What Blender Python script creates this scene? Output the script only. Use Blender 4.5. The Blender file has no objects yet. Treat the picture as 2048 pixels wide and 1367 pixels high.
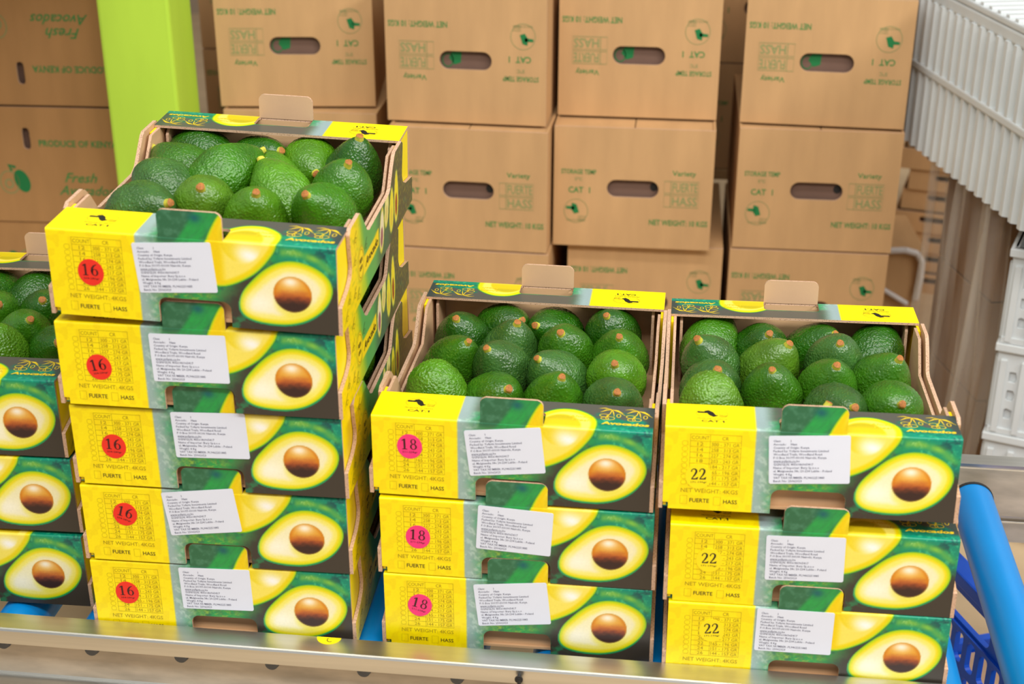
import bpy, bmesh, math, random
import numpy as np
from mathutils import Matrix, Vector, noise

random.seed(7)
S = bpy.context.scene
C = S.collection
pi = math.pi

# ------------------------------------------------------------------ camera, world, lights, exposure
F_PX = 2894.0
PITCH, YAW, ROLL = .4319, -.1199, .0017
cam_d = bpy.data.cameras.new('camera')
cam = bpy.data.objects.new('camera', cam_d); C.objects.link(cam)
cy, sy, cp, sp = math.cos(YAW), math.sin(YAW), math.cos(PITCH), math.sin(PITCH)
fw = Vector((sy*cp, cy*cp, -sp)); rt = Vector((cy, -sy, 0)); up = rt.cross(fw)
r2 = rt*math.cos(ROLL) + up*math.sin(ROLL); u2 = up*math.cos(ROLL) - rt*math.sin(ROLL)
mw = Matrix(((r2.x, u2.x, -fw.x), (r2.y, u2.y, -fw.y), (r2.z, u2.z, -fw.z))).to_4x4()
mw.translation = Vector((.2917, -1.2882, .9765))
cam.matrix_world = mw
cam_d.sensor_width = 36.0
cam_d.lens = F_PX/2048*36.0
cam_d.clip_start = .05
cam_d.dof.use_dof = True
cam_d.dof.focus_distance = 1.73
cam_d.dof.aperture_fstop = 5.4
S.camera = cam

world = bpy.data.worlds.new('world'); S.world = world; world.use_nodes = True
bg = world.node_tree.nodes['Background']
bg.inputs[0].default_value = (1.0, .99, .97, 1); bg.inputs[1].default_value = .43

def area(name, loc, rot, sx, sy_, power, col=(1, 1, 1)):
    l = bpy.data.lights.new(name, 'AREA'); l.shape = 'RECTANGLE'; l.size = sx; l.size_y = sy_
    l.energy = power; l.color = col
    o = bpy.data.objects.new(name, l); C.objects.link(o); o.location = loc; o.rotation_euler = rot
    return o
# fluorescent battens of the packing hall
area('ceiling_light', (.55, -1.9, 2.9), (math.radians(36), 0, 0), 3.4, .45, 96, (1, .985, .955))
area('ceiling_light', (.3, -.3, 3.0), (math.radians(8), 0, 0), 3.4, .30, 50, (1, .97, .92))
area('ceiling_light', (2.8, -.4, 2.0), (math.radians(14), math.radians(58), 0), .5, 2.4, 60, (1, .98, .94))

S.view_settings.view_transform = 'Standard'
S.view_settings.look = 'None'
S.view_settings.gamma = 1.0
S.view_settings.use_curve_mapping = False
S.view_settings.exposure = -0.10

# ------------------------------------------------------------------ helpers
def lin(r, g, b):
    f = lambda c: (c/255/12.92) if c/255 <= .04045 else ((c/255+.055)/1.055)**2.4
    return (f(r), f(g), f(b), 1.0)

def nlin(a):
    a = np.asarray(a, float)/255
    return np.where(a <= .04045, a/12.92, ((a+.055)/1.055)**2.4)

def mat(name, col, rough=.6, metal=0.0, spec=.5, var=0.0, scale=30.0, bump=0.0, bscale=200.0, stretch=(1, 1, 1), coat=0.0):
    m = bpy.data.materials.new(name); m.use_nodes = True
    nt = m.node_tree; p = nt.nodes['Principled BSDF']
    p.inputs['Roughness'].default_value = rough; p.inputs['Metallic'].default_value = metal
    p.inputs['Specular IOR Level'].default_value = spec
    p.inputs['Coat Weight'].default_value = coat
    p.inputs['Base Color'].default_value = col
    tc = nt.nodes.new('ShaderNodeTexCoord'); mp = nt.nodes.new('ShaderNodeMapping')
    mp.inputs['Scale'].default_value = stretch
    nt.links.new(tc.outputs['Object'], mp.inputs['Vector'])
    if var:
        n = nt.nodes.new('ShaderNodeTexNoise'); n.inputs['Scale'].default_value = scale; n.inputs['Detail'].default_value = 5
        nt.links.new(mp.outputs[0], n.inputs['Vector'])
        rp = nt.nodes.new('ShaderNodeValToRGB')
        rp.color_ramp.elements[0].position = .3; rp.color_ramp.elements[1].position = .7
        rp.color_ramp.elements[0].color = tuple(c*(1-var) for c in col[:3])+(1,)
        rp.color_ramp.elements[1].color = tuple(min(1, c*(1+var)) for c in col[:3])+(1,)
        nt.links.new(n.outputs[0], rp.inputs[0]); nt.links.new(rp.outputs[0], p.inputs['Base Color'])
    if bump:
        n2 = nt.nodes.new('ShaderNodeTexNoise'); n2.inputs['Scale'].default_value = bscale; n2.inputs['Detail'].default_value = 4
        nt.links.new(mp.outputs[0], n2.inputs['Vector'])
        bp = nt.nodes.new('ShaderNodeBump'); bp.inputs['Strength'].default_value = bump; bp.inputs['Distance'].default_value = .002
        nt.links.new(n2.outputs[0], bp.inputs['Height']); nt.links.new(bp.outputs[0], p.inputs['Normal'])
    return m

M = {}
M['kraft'] = mat('kraft_board', lin(210, 170, 128), .75, spec=.25, var=.10, scale=22, stretch=(.4, .4, 3), bump=.05, bscale=300)
M['kraft_light'] = mat('kraft_tab_board', lin(212, 174, 138), .75, spec=.25, var=.04, scale=18, stretch=(1, 1, .6), bump=.05, bscale=300)
M['carton'] = mat('brown_carton_board', lin(198, 157, 110), .75, spec=.25, var=.07, scale=9, bump=.06, bscale=160, stretch=(3, 1, .6))
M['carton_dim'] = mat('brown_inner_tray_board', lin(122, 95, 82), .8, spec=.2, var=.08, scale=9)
M['ink_dark'] = mat('black_print_ink', lin(30, 26, 20), .5)
M['ink_olive'] = mat('fine_olive_print_ink', lin(165, 140, 0), .5)
M['ink_brown'] = mat('brown_print_ink', lin(70, 55, 12), .5)
M['ink_gold'] = mat('gold_print_ink', lin(232, 200, 30), .45)
M['ink_navy'] = mat('label_print_ink', lin(96, 98, 122), .6)
M['ink_green'] = mat('green_carton_ink', lin(62, 132, 66), .7, var=.12, scale=60)
M['ink_green_pale'] = mat('pale_green_carton_ink', lin(136, 146, 92), .7)
M['ink_green_solid'] = mat('solid_green_carton_ink', lin(20, 120, 62), .7)
M['yellow'] = mat('yellow_coated_board', lin(255, 228, 0), .35, spec=.4, var=.02, scale=30)
M['teal'] = mat('teal_coated_board', lin(20, 110, 88), .35, spec=.4, var=.35, scale=140)
M['paper'] = mat('white_label_paper', lin(224, 229, 243), .5, var=.015, scale=30)
M['sticker_red'] = mat('red_sticker', lin(238, 44, 28), .45, var=.03, scale=80)
M['sticker_pink'] = mat('pink_sticker', lin(246, 52, 122), .45, var=.03, scale=80)
M['sticker_yellow'] = mat('yellow_sticker', lin(254, 226, 6), .45, var=.02, scale=80)
M['aluminium'] = mat('aluminium_rail', lin(214, 213, 208), .36, metal=1.0, var=.10, scale=14, bump=.03, bscale=60, stretch=(.15, 6, 6))
M['alu_dusty'] = mat('dusty_aluminium_web', lin(196, 182, 162), .55, metal=.35, var=.22, scale=24, bump=.05, bscale=90, stretch=(.6, 2, 2))
M['bolt'] = mat('grey_bolt_steel', lin(96, 99, 104), .5, metal=.4, var=.15, scale=120)
M['blue'] = mat('blue_roller_sleeve', lin(0, 132, 208), .34, spec=.5, var=.06, scale=18, stretch=(2, .3, 2))
M['black'] = mat('black_rubber_cap', lin(34, 32, 32), .6, var=.1, scale=60)
M['lime'] = mat('lime_green_paint', lin(186, 224, 70), .42, spec=.4, var=.05, scale=7, bump=.05, bscale=30, stretch=(2, 2, .5))
M['white_plastic'] = mat('white_crate_plastic', lin(212, 216, 216), .45, spec=.4, var=.05, scale=10)
M['crate_blue'] = mat('dark_blue_crate_plastic', lin(8, 84, 206), .4, spec=.5, var=.10, scale=14)
M['floor'] = mat('concrete_floor', lin(196, 170, 134), .7, var=.16, scale=6, bump=.1, bscale=40)
M['wall'] = mat('grey_hall_wall', lin(150, 132, 112), .85, var=.08, scale=3)
M['carton_wrap'] = mat('dark_wrapped_carton_board', lin(122, 90, 62), .75, spec=.25, var=.12, scale=7)
M['wood'] = mat('pallet_wood', lin(180, 146, 100), .8, var=.2, scale=8, stretch=(1, 6, 6))
M['strap'] = mat('white_strapping_band', lin(226, 220, 216), .5, var=.05, scale=40)

def edge_mat():       # sawn board edge with its flutes
    m = mat('corrugated_board_edge', lin(150, 116, 92), .85, spec=.15)
    nt = m.node_tree; p = nt.nodes['Principled BSDF']
    tc = nt.nodes.new('ShaderNodeTexCoord'); n = nt.nodes.new('ShaderNodeTexVoronoi'); n.inputs['Scale'].default_value = 560
    rp = nt.nodes.new('ShaderNodeValToRGB')
    rp.color_ramp.elements[0].color = lin(138, 104, 80); rp.color_ramp.elements[0].position = .10
    rp.color_ramp.elements[1].color = lin(204, 168, 140); rp.color_ramp.elements[1].position = .40
    nt.links.new(tc.outputs['Object'], n.inputs['Vector']); nt.links.new(n.outputs['Distance'], rp.inputs[0])
    nt.links.new(rp.outputs[0], p.inputs['Base Color'])
    return m
M['edge'] = edge_mat()

def print_mat():      # colour printed on the coated board: stored per vertex
    m = bpy.data.materials.new('printed_coated_board'); m.use_nodes = True
    nt = m.node_tree; p = nt.nodes['Principled BSDF']
    a = nt.nodes.new('ShaderNodeAttribute'); a.attribute_name = 'print'
    n = nt.nodes.new('ShaderNodeTexNoise'); n.inputs['Scale'].default_value = 420; n.inputs['Detail'].default_value = 3
    tc = nt.nodes.new('ShaderNodeTexCoord'); nt.links.new(tc.outputs['Object'], n.inputs['Vector'])
    mr = nt.nodes.new('ShaderNodeMapRange'); mr.inputs['To Min'].default_value = .93; mr.inputs['To Max'].default_value = 1.07
    nt.links.new(n.outputs[0], mr.inputs['Value'])
    mx = nt.nodes.new('ShaderNodeMix'); mx.data_type = 'RGBA'; mx.blend_type = 'MULTIPLY'; mx.inputs['Factor'].default_value = 1
    nt.links.new(a.outputs['Color'], mx.inputs[6]); nt.links.new(mr.outputs[0], mx.inputs[7])
    nt.links.new(mx.outputs[2], p.inputs['Base Color'])
    p.inputs['Roughness'].default_value = .33; p.inputs['Specular IOR Level'].default_value = .45
    return m
M['print'] = print_mat()

def skin_mat():       # avocado skin: colour of the fruit from its object colour, pebbles, pale lenticels
    m = bpy.data.materials.new('avocado_skin'); m.use_nodes = True
    nt = m.node_tree; p = nt.nodes['Principled BSDF']; L = nt.links.new
    oi = nt.nodes.new('ShaderNodeObjectInfo'); tc = nt.nodes.new('ShaderNodeTexCoord')
    n1 = nt.nodes.new('ShaderNodeTexNoise'); n1.inputs['Scale'].default_value = 1.3; n1.inputs['Detail'].default_value = 4
    L(tc.outputs['Object'], n1.inputs['Vector'])
    mr = nt.nodes.new('ShaderNodeMapRange'); mr.inputs['From Min'].default_value = .3; mr.inputs['From Max'].default_value = .7
    mr.inputs['To Min'].default_value = .72; mr.inputs['To Max'].default_value = 1.25
    L(n1.outputs[0], mr.inputs['Value'])
    mx = nt.nodes.new('ShaderNodeMix'); mx.data_type = 'RGBA'; mx.blend_type = 'MULTIPLY'; mx.inputs['Factor'].default_value = 1
    L(oi.outputs['Color'], mx.inputs[6]); L(mr.outputs[0], mx.inputs[7])
    v = nt.nodes.new('ShaderNodeTexVoronoi'); v.inputs['Scale'].default_value = 15
    L(tc.outputs['Object'], v.inputs['Vector'])
    rp = nt.nodes.new('ShaderNodeValToRGB'); rp.color_ramp.elements[0].position = .08; rp.color_ramp.elements[1].position = .20
    rp.color_ramp.elements[0].color = (.55, .55, .55, 1); rp.color_ramp.elements[1].color = (0, 0, 0, 1)
    L(v.outputs['Distance'], rp.inputs[0])
    m2 = nt.nodes.new('ShaderNodeMix'); m2.data_type = 'RGBA'
    m2.inputs[7].default_value = lin(150, 178, 52)
    L(rp.outputs[0], m2.inputs['Factor']); L(mx.outputs[2], m2.inputs[6])
    L(m2.outputs[2], p.inputs['Base Color'])
    v2 = nt.nodes.new('ShaderNodeTexVoronoi'); v2.feature = 'SMOOTH_F1'; v2.inputs['Scale'].default_value = 13
    v2.inputs['Smoothness'].default_value = .6
    n3 = nt.nodes.new('ShaderNodeTexNoise'); n3.inputs['Scale'].default_value = 10; n3.inputs['Detail'].default_value = 3
    L(tc.outputs['Object'], v2.inputs['Vector']); L(tc.outputs['Object'], n3.inputs['Vector'])
    ad = nt.nodes.new('ShaderNodeMath'); ad.operation = 'SUBTRACT'
    L(n3.outputs[0], ad.inputs[0]); L(v2.outputs['Distance'], ad.inputs[1])
    bp = nt.nodes.new('ShaderNodeBump'); bp.inputs['Strength'].default_value = .8; bp.inputs['Distance'].default_value = .0014
    sx = nt.nodes.new('ShaderNodeSeparateXYZ'); L(tc.outputs['Object'], sx.inputs[0])
    m4 = nt.nodes.new('ShaderNodeMapRange'); m4.inputs['From Min'].default_value = .35; m4.inputs['From Max'].default_value = 1.25
    m4.inputs['To Min'].default_value = .85; m4.inputs['To Max'].default_value = .35; L(sx.outputs['Z'], m4.inputs['Value']); L(m4.outputs[0], bp.inputs['Strength'])
    L(ad.outputs[0], bp.inputs['Height']); L(bp.outputs[0], p.inputs['Normal'])
    p.inputs['Roughness'].default_value = .26; p.inputs['Specular IOR Level'].default_value = .65
    return m
M['skin'] = skin_mat()
M['stem_top'] = mat('dry_brown_stem_cut', lin(160, 100, 40), .7, var=.4, scale=420)
M['stem_side'] = mat('yellow_green_stem', lin(196, 190, 60), .6, var=.2, scale=260)

def film_mat():
    m = bpy.data.materials.new('clear_stretch_film'); m.use_nodes = True
    nt = m.node_tree; p = nt.nodes['Principled BSDF']; L = nt.links.new
    p.inputs['Base Color'].default_value = lin(214, 204, 190); p.inputs['Roughness'].default_value = .25
    tr = nt.nodes.new('ShaderNodeBsdfTransparent'); ms = nt.nodes.new('ShaderNodeMixShader')
    tc = nt.nodes.new('ShaderNodeTexCoord'); mp = nt.nodes.new('ShaderNodeMapping'); mp.inputs['Scale'].default_value = (16, 16, 1.6)
    n = nt.nodes.new('ShaderNodeTexNoise'); n.inputs['Scale'].default_value = 1.0; n.inputs['Detail'].default_value = 3
    L(tc.outputs['Object'], mp.inputs[0]); L(mp.outputs[0], n.inputs['Vector'])
    mr = nt.nodes.new('ShaderNodeMapRange'); mr.inputs['From Min'].default_value = .35; mr.inputs['From Max'].default_value = .75
    mr.inputs['To Min'].default_value = .03; mr.inputs['To Max'].default_value = .50
    L(n.outputs[0], mr.inputs['Value']); L(mr.outputs[0], ms.inputs[0]); L(tr.outputs[0], ms.inputs[1]); L(p.outputs[0], ms.inputs[2])
    L(ms.outputs[0], nt.nodes['Material Output'].inputs['Surface'])
    return m
M['film'] = film_mat()

class MB:
    """collects geometry of one mesh object, with material slots"""
    def __init__(s):
        s.v = []; s.f = []; s.mi = []; s.mats = []; s.col = {}; s.smooth = []
    def slot(s, m):
        if m not in s.mats: s.mats.append(m)
        return s.mats.index(m)
    def add(s, vs, fs, m, smooth=False, cols=None):
        b = len(s.v); s.v.extend([tuple(map(float, q)) for q in vs]); k = s.slot(m)
        if cols is not None:
            for i, c in enumerate(cols): s.col[b+i] = c
        for f in fs:
            s.f.append(tuple(int(b+i) for i in f)); s.mi.append(k); s.smooth.append(smooth)
    def box(s, x0, x1, y0, y1, z0, z1, m, skip=()):
        vs = [(x, y, z) for z in (z0, z1) for y in (y0, y1) for x in (x0, x1)]
        fs = {'z0': (0, 2, 3, 1), 'z1': (4, 5, 7, 6), 'y0': (0, 1, 5, 4), 'y1': (2, 6, 7, 3), 'x0': (0, 4, 6, 2), 'x1': (1, 3, 7, 5)}
        s.add(vs, [f for k, f in fs.items() if k not in skip], m)
    def bbox(s, x0, x1, y0, y1, z0, z1, m, b=.003):
        """box with bevelled edges"""
        bm = bmesh.new(); r = bmesh.ops.create_cube(bm, size=1.0)
        for v in bm.verts:
            v.co = ((x0+x1)/2+v.co.x*(x1-x0), (y0+y1)/2+v.co.y*(y1-y0), (z0+z1)/2+v.co.z*(z1-z0))
        bmesh.ops.bevel(bm, geom=list(bm.edges), offset=b, segments=2, profile=.6, affect='EDGES')
        s.frombm(bm, m); bm.free()
    def frombm(s, bm, m, smooth=False):
        bm.verts.index_update()
        s.add([v.co[:] for v in bm.verts], [[v.index for v in f.verts] for f in bm.faces], m, smooth)
    def cyl(s, p0, p1, r, m, n=16, smooth=True, caps=True, r1=None):
        p0, p1 = Vector(p0), Vector(p1); d = (p1-p0).normalized()
        a = d.orthogonal().normalized(); b = d.cross(a); r1 = r if r1 is None else r1
        vs = []
        for q, rr in ((p0, r), (p1, r1)):
            for i in range(n):
                t = 2*pi*i/n; vs.append(q+a*rr*math.cos(t)+b*rr*math.sin(t))
        s.add(vs, [(i, (i+1) % n, n+(i+1) % n, n+i) for i in range(n)], m, smooth)
        if caps:
            s.add(vs[:n], [tuple(range(n-1, -1, -1))], m); s.add(vs[n:], [tuple(range(n))], m)
    def prism(s, poly, axis, a, b, m, medge=None):
        """poly in the two other axes (order x,y,z without axis), extruded along axis from a to b"""
        def P(q, t):
            return {'x': (t, q[0], q[1]), 'y': (q[0], t, q[1]), 'z': (q[0], q[1], t)}[axis]
        n = len(poly); va = [P(q, a) for q in poly]; vb = [P(q, b) for q in poly]
        s.add(va, [tuple(range(n))], m); s.add(vb, [tuple(range(n-1, -1, -1))], m)
        s.add(va+vb, [(i, n+i, n+(i+1) % n, (i+1) % n) for i in range(n)], medge or m)
    def build(s, name, parent=None, mesh_name=None):
        me = bpy.data.meshes.new(mesh_name or name)
        me.from_pydata(s.v, [], s.f)
        for m in s.mats: me.materials.append(m)
        me.polygons.foreach_set('material_index', s.mi)
        me.polygons.foreach_set('use_smooth', s.smooth)
        if s.col:
            at = me.color_attributes.new('print', 'FLOAT_COLOR', 'POINT')
            arr = np.ones((len(s.v), 4), np.float32)
            for i, c in s.col.items(): arr[i, :3] = c
            at.data.foreach_set('color', arr.ravel())
        me.update()
        return link(name, me, parent)

def link(name, me, parent=None):
    o = bpy.data.objects.new(name, me); C.objects.link(o)
    if parent is not None: o.parent = parent
    return o

def fixn(o):
    bm = bmesh.new(); bm.from_mesh(o.data); bmesh.ops.recalc_face_normals(bm, faces=bm.faces); bm.to_mesh(o.data); bm.free()
    return o

def thing(name, label, cat, mtx=None, group=None):
    o = bpy.data.objects.new(name, None); C.objects.link(o); o.empty_display_size = .05
    o['label'] = label; o['category'] = cat
    if group: o['group'] = group
    if mtx is not None: o.matrix_world = mtx
    return o

def tag(o, label, cat, group=None):
    o['label'] = label; o['category'] = cat
    if group: o['group'] = group
    return o

def copy_tree(o):
    c = o.copy(); C.objects.link(c)
    for ch in list(o.children):
        d = ch.copy(); C.objects.link(d); d.parent = c
        for g in list(ch.children):
            e = g.copy(); C.objects.link(e); e.parent = d
    return c

# ---- lettering: built-in font -> flat triangles, fitted to a box in (u, s)
_tcache = {}
def glyphs(txt, bold=0.0, shear=0.0, res=2):
    k = (txt, bold, shear, res)
    if k in _tcache: return _tcache[k]
    cu = bpy.data.curves.new('lettering', 'FONT'); cu.body = txt; cu.resolution_u = res; cu.offset = bold; cu.shear = shear
    cu.fill_mode = 'FRONT'
    o = bpy.data.objects.new('lettering', cu); C.objects.link(o)
    dg = bpy.context.evaluated_depsgraph_get(); ev = o.evaluated_get(dg); me = ev.to_mesh()
    v = np.array([q.co[:2] for q in me.vertices]).reshape(-1, 2); f = [tuple(p.vertices) for p in me.polygons]
    ev.to_mesh_clear(); bpy.data.objects.remove(o); bpy.data.curves.remove(cu)
    _tcache[k] = (v, f)
    return v, f

def text(mb, txt, u0, s0, u1, s1, m, pt, bold=0.0, shear=0.0, keep=False, res=2, flip=False):
    """u1 None: keep the letters' own width for the height"""
    v, f = glyphs(txt, bold, shear, res)
    if not len(v): return
    lo, hi = v.min(0), v.max(0); w = np.maximum(hi-lo, 1e-6); q = (v-lo)/w
    if u1 is None: u1 = u0+(s1-s0)*w[0]/w[1]
    mb.add([pt(u0+a*(u1-u0), s0+b*(s1-s0)) for a, b in q], f, m)

def line(mb, pts, w, m, pt, closed=False):
    """flat stroke of width w along 2-D points"""
    P = [np.array(p, float) for p in pts]
    if closed: P = P+[P[0]]
    W = w if hasattr(w, '__len__') else [w]*len(P)
    vs = []
    for i, p in enumerate(P):
        a = P[max(0, i-1)]; b = P[min(len(P)-1, i+1)]
        if closed and i in (0, len(P)-1): a, b = P[-2], P[1]
        d = b-a; d = d/(np.linalg.norm(d)+1e-9); n = np.array((-d[1], d[0]))*W[i]/2
        vs += [pt(*(p+n)), pt(*(p-n))]
    mb.add(vs, [(2*i, 2*i+1, 2*i+3, 2*i+2) for i in range(len(P)-1)], m)

def fill(mb, pts, m, pt):
    n = len(pts); c = np.mean(np.array(pts, float), 0)
    mb.add([pt(*p) for p in pts]+[pt(*c)], [(i, (i+1) % n, n) for i in range(n)], m)

def ell(cx, cy_, rx, ry, n=24, a0=0, a1=2*pi, rot=0):
    out = []
    for i in range(n):
        t = a0+(a1-a0)*i/(n if abs(a1-a0-2*pi) < 1e-6 else n-1)
        x, y = rx*math.cos(t), ry*math.sin(t)
        out.append((cx+x*math.cos(rot)-y*math.sin(rot), cy_+x*math.sin(rot)+y*math.cos(rot)))
    return out

def rrect(u0, s0, u1, s1, r, n=5):
    out = []
    for cx, cy_, a in ((u1-r, s0+r, -pi/2), (u1-r, s1-r, 0), (u0+r, s1-r, pi/2), (u0+r, s0+r, pi)):
        out += [(cx+r*math.cos(a+pi/2*i/n), cy_+r*math.sin(a+pi/2*i/n)) for i in range(n+1)]
    return out

# serif numerals of the count stickers, unit height 1
def ring(mb, cx, cy_, rx, ry, ix, iy, m, pt, n=28):
    o_ = ell(cx, cy_, rx, ry, n); i_ = ell(cx, cy_, ix, iy, n)
    mb.add([pt(*q) for q in o_+i_], [(k, (k+1) % n, n+(k+1) % n, n+k) for k in range(n)], m)

def numeral(mb, ch, x, y, h, m, pt0):
    pt = lambda a, b: pt0(x+a*h, y+b*h)
    if ch == '1':
        fill(mb, [(.20, .05), (.36, .05), (.36, 1.0), (.30, 1.0), (.20, .93)], m, pt)
        fill(mb, [(.06, 0), (.50, 0), (.50, .05), (.36, .08), (.20, .08), (.06, .05)], m, pt)
        fill(mb, [(.05, .80), (.20, .84), (.30, 1.0), (.20, .97), (.05, .86)], m, pt)
    elif ch == '6':
        ring(mb, .30, .30, .29, .30, .14, .25, m, pt)
        line(mb, [(.09, .28), (.07, .45), (.12, .66), (.24, .84), (.38, .94), (.50, .98)], [.15, .17, .17, .13, .08, .03], m, pt)
    elif ch == '8':
        ring(mb, .30, .27, .29, .275, .15, .22, m, pt); ring(mb, .30, .75, .24, .25, .12, .20, m, pt)
    elif ch == '2':
        line(mb, [(.06, .70), (.10, .86), (.22, .96), (.36, .95), (.46, .84), (.45, .66), (.34, .44), (.18, .22), (.06, .06)],
             [.10, .08, .08, .11, .16, .16, .13, .09, .07], m, pt)
        fill(mb, [(.03, 0), (.54, 0), (.60, .24), (.54, .22), (.46, .12), (.08, .10)], m, pt)

# ---- a board cut to an outline: fine printed skin, sawn rim, plain back
def sd_rbox(u, s, u0, s0, u1, s1, r):
    cx, cy_ = (u0+u1)/2, (s0+s1)/2; hx, hy = (u1-u0)/2-r, (s1-s0)/2-r
    qx, qy = np.abs(u-cx)-hx, np.abs(s-cy_)-hy
    return np.hypot(np.maximum(qx, 0), np.maximum(qy, 0))+np.minimum(np.maximum(qx, qy), 0)-r

def sd_poly(u, s, poly):
    P = np.array(poly, float); d = np.full(u.shape, 1e9); ins = np.zeros(u.shape, bool)
    n = len(P)
    for i in range(n):
        a, b = P[i], P[(i+1) % n]
        e = b-a; wx, wy = u-a[0], s-a[1]
        t = np.clip((wx*e[0]+wy*e[1])/(e@e+1e-18), 0, 1)
        d = np.minimum(d, np.hypot(wx-e[0]*t, wy-e[1]*t))
        c = ((a[1] > s) != (b[1] > s)) & (u < (b[0]-a[0])*(s-a[1])/((b[1]-a[1]) if abs(b[1]-a[1]) > 1e-12 else 1e-12)+a[0])
        ins ^= c
    return np.where(ins, -d, d)

def sheet(u0, u1, s0, s1, res, keep_sd):
    """keep_sd > 0 is board. Returns u, s (flat), quads, boundary edges"""
    nu = max(2, int(round((u1-u0)/res))); ns = max(2, int(round((s1-s0)/res)))
    U, V = np.meshgrid(np.linspace(u0, u1, nu+1), np.linspace(s0, s1, ns+1), indexing='ij')
    cu, cs = (U[:-1, :-1]+U[1:, 1:])/2, (V[:-1, :-1]+V[1:, 1:])/2
    keep = keep_sd(cu, cs) > 0
    used = np.zeros(U.shape, bool); full = np.ones(U.shape, bool)
    for a in (0, 1):
        for b in (0, 1):
            sl = (slice(a, nu+a), slice(b, ns+b)); used[sl] |= keep; full[sl] &= keep
    d = keep_sd(U, V); e = 1e-5
    gx = (keep_sd(U+e, V)-keep_sd(U-e, V))/(2*e); gy = (keep_sd(U, V+e)-keep_sd(U, V-e))/(2*e)
    mv = used & ~full & (np.abs(d) < res*.75)
    U = np.where(mv, U-gx*d, U); V = np.where(mv, V-gy*d, V)
    U = np.clip(U, u0, u1); V = np.clip(V, s0, s1)
    idx = np.full(U.shape, -1); idx[used] = np.arange(used.sum())
    I, J = np.nonzero(keep)
    q = np.stack([idx[I, J], idx[I+1, J], idx[I+1, J+1], idx[I, J+1]], 1)
    cnt = {}
    for f in q:
        for k in range(4):
            a, b = int(f[k]), int(f[(k+1) % 4])
            if (b, a) in cnt: del cnt[(b, a)]
            else: cnt[(a, b)] = 1
    return U[used], V[used], q, list(cnt)

def board(mb, rng, keep_sd, res, pt, paint, T, m_front, m_back, m_edge, res_back=.006):
    """pt(u, s, off): off > 0 goes into the board"""
    u, s, q, be = sheet(*rng, res, keep_sd)
    cols = paint(u, s) if paint is not None else None
    mb.add([pt(a, b, 0) for a, b in zip(u, s)], q, m_front, True, cols)
    ids = sorted({i for e in be for i in e}); mp = {i: k for k, i in enumerate(ids)}; n = len(ids)
    mb.add([pt(u[i], s[i], 0) for i in ids]+[pt(u[i], s[i], T) for i in ids],
           [(mp[b], mp[a], n+mp[a], n+mp[b]) for a, b in be], m_edge)
    u, s, q, be = sheet(*rng, res_back, keep_sd)
    mb.add([pt(a, b, T) for a, b in zip(u, s)], q[:, ::-1], m_back)

# ------------------------------------------------------------------ the print of the 4 kg carton, in metres on the sheet
_rng = np.random.RandomState(3); _lat = _rng.rand(64, 64)
def vn(x, y, k=0):
    x = x+k*7.31; y = y+k*3.77
    i, j = np.floor(x).astype(int), np.floor(y).astype(int); fx, fy = x-i, y-j
    fx = fx*fx*(3-2*fx); fy = fy*fy*(3-2*fy)
    g = lambda a, b: _lat[a % 64, b % 64]
    return (g(i, j)*(1-fx)+g(i+1, j)*fx)*(1-fy)+(g(i, j+1)*(1-fx)+g(i+1, j+1)*fx)*fy
def fbm(x, y, k=0):
    return .5*vn(x, y, k)+.3*vn(2.1*x, 2.1*y, k+1)+.2*vn(4.3*x, 4.3*y, k+2)

def sm(a, b, x):
    t = np.clip((x-a)/(b-a), 0, 1); return t*t*(3-2*t)

def catmull(P, n=8):
    P = np.array(P, float); out = []
    for i in range(len(P)):
        p0, p1, p2, p3 = P[i-1], P[i], P[(i+1) % len(P)], P[(i+2) % len(P)]
        for k in range(n):
            t = k/n
            out.append(.5*(2*p1+(p2-p0)*t+(2*p0-5*p1+4*p2-p3)*t*t+(3*p1-p0-3*p2+p3)*t**3))
    return np.array(out)

AV1 = catmull(np.array([(166, 44), (184, 45.5), (209, 59.5), (227, 80), (233, 95), (232, 113), (222, 126), (207, 133.5), (190, 132),
                        (176, 122), (167, 108), (160, 92), (154, 72), (155, 52)])*1e-3)
AV2 = catmull(np.array([(190.5, 27.5), (191.5, 18), (198, 11), (210, 7), (226, 5.5), (242, 6.5), (258, 11.5), (272, 21), (281.5, 34), (285.5, 47),
                        (283.5, 58), (276, 67), (263, 74), (248, 77), (233, 74.5), (219, 66.5), (205, 53), (195, 40)])*1e-3)

def blend(c, col, w):
    return c*(1-w[..., None])+np.array(col, float)*w[..., None]

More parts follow.
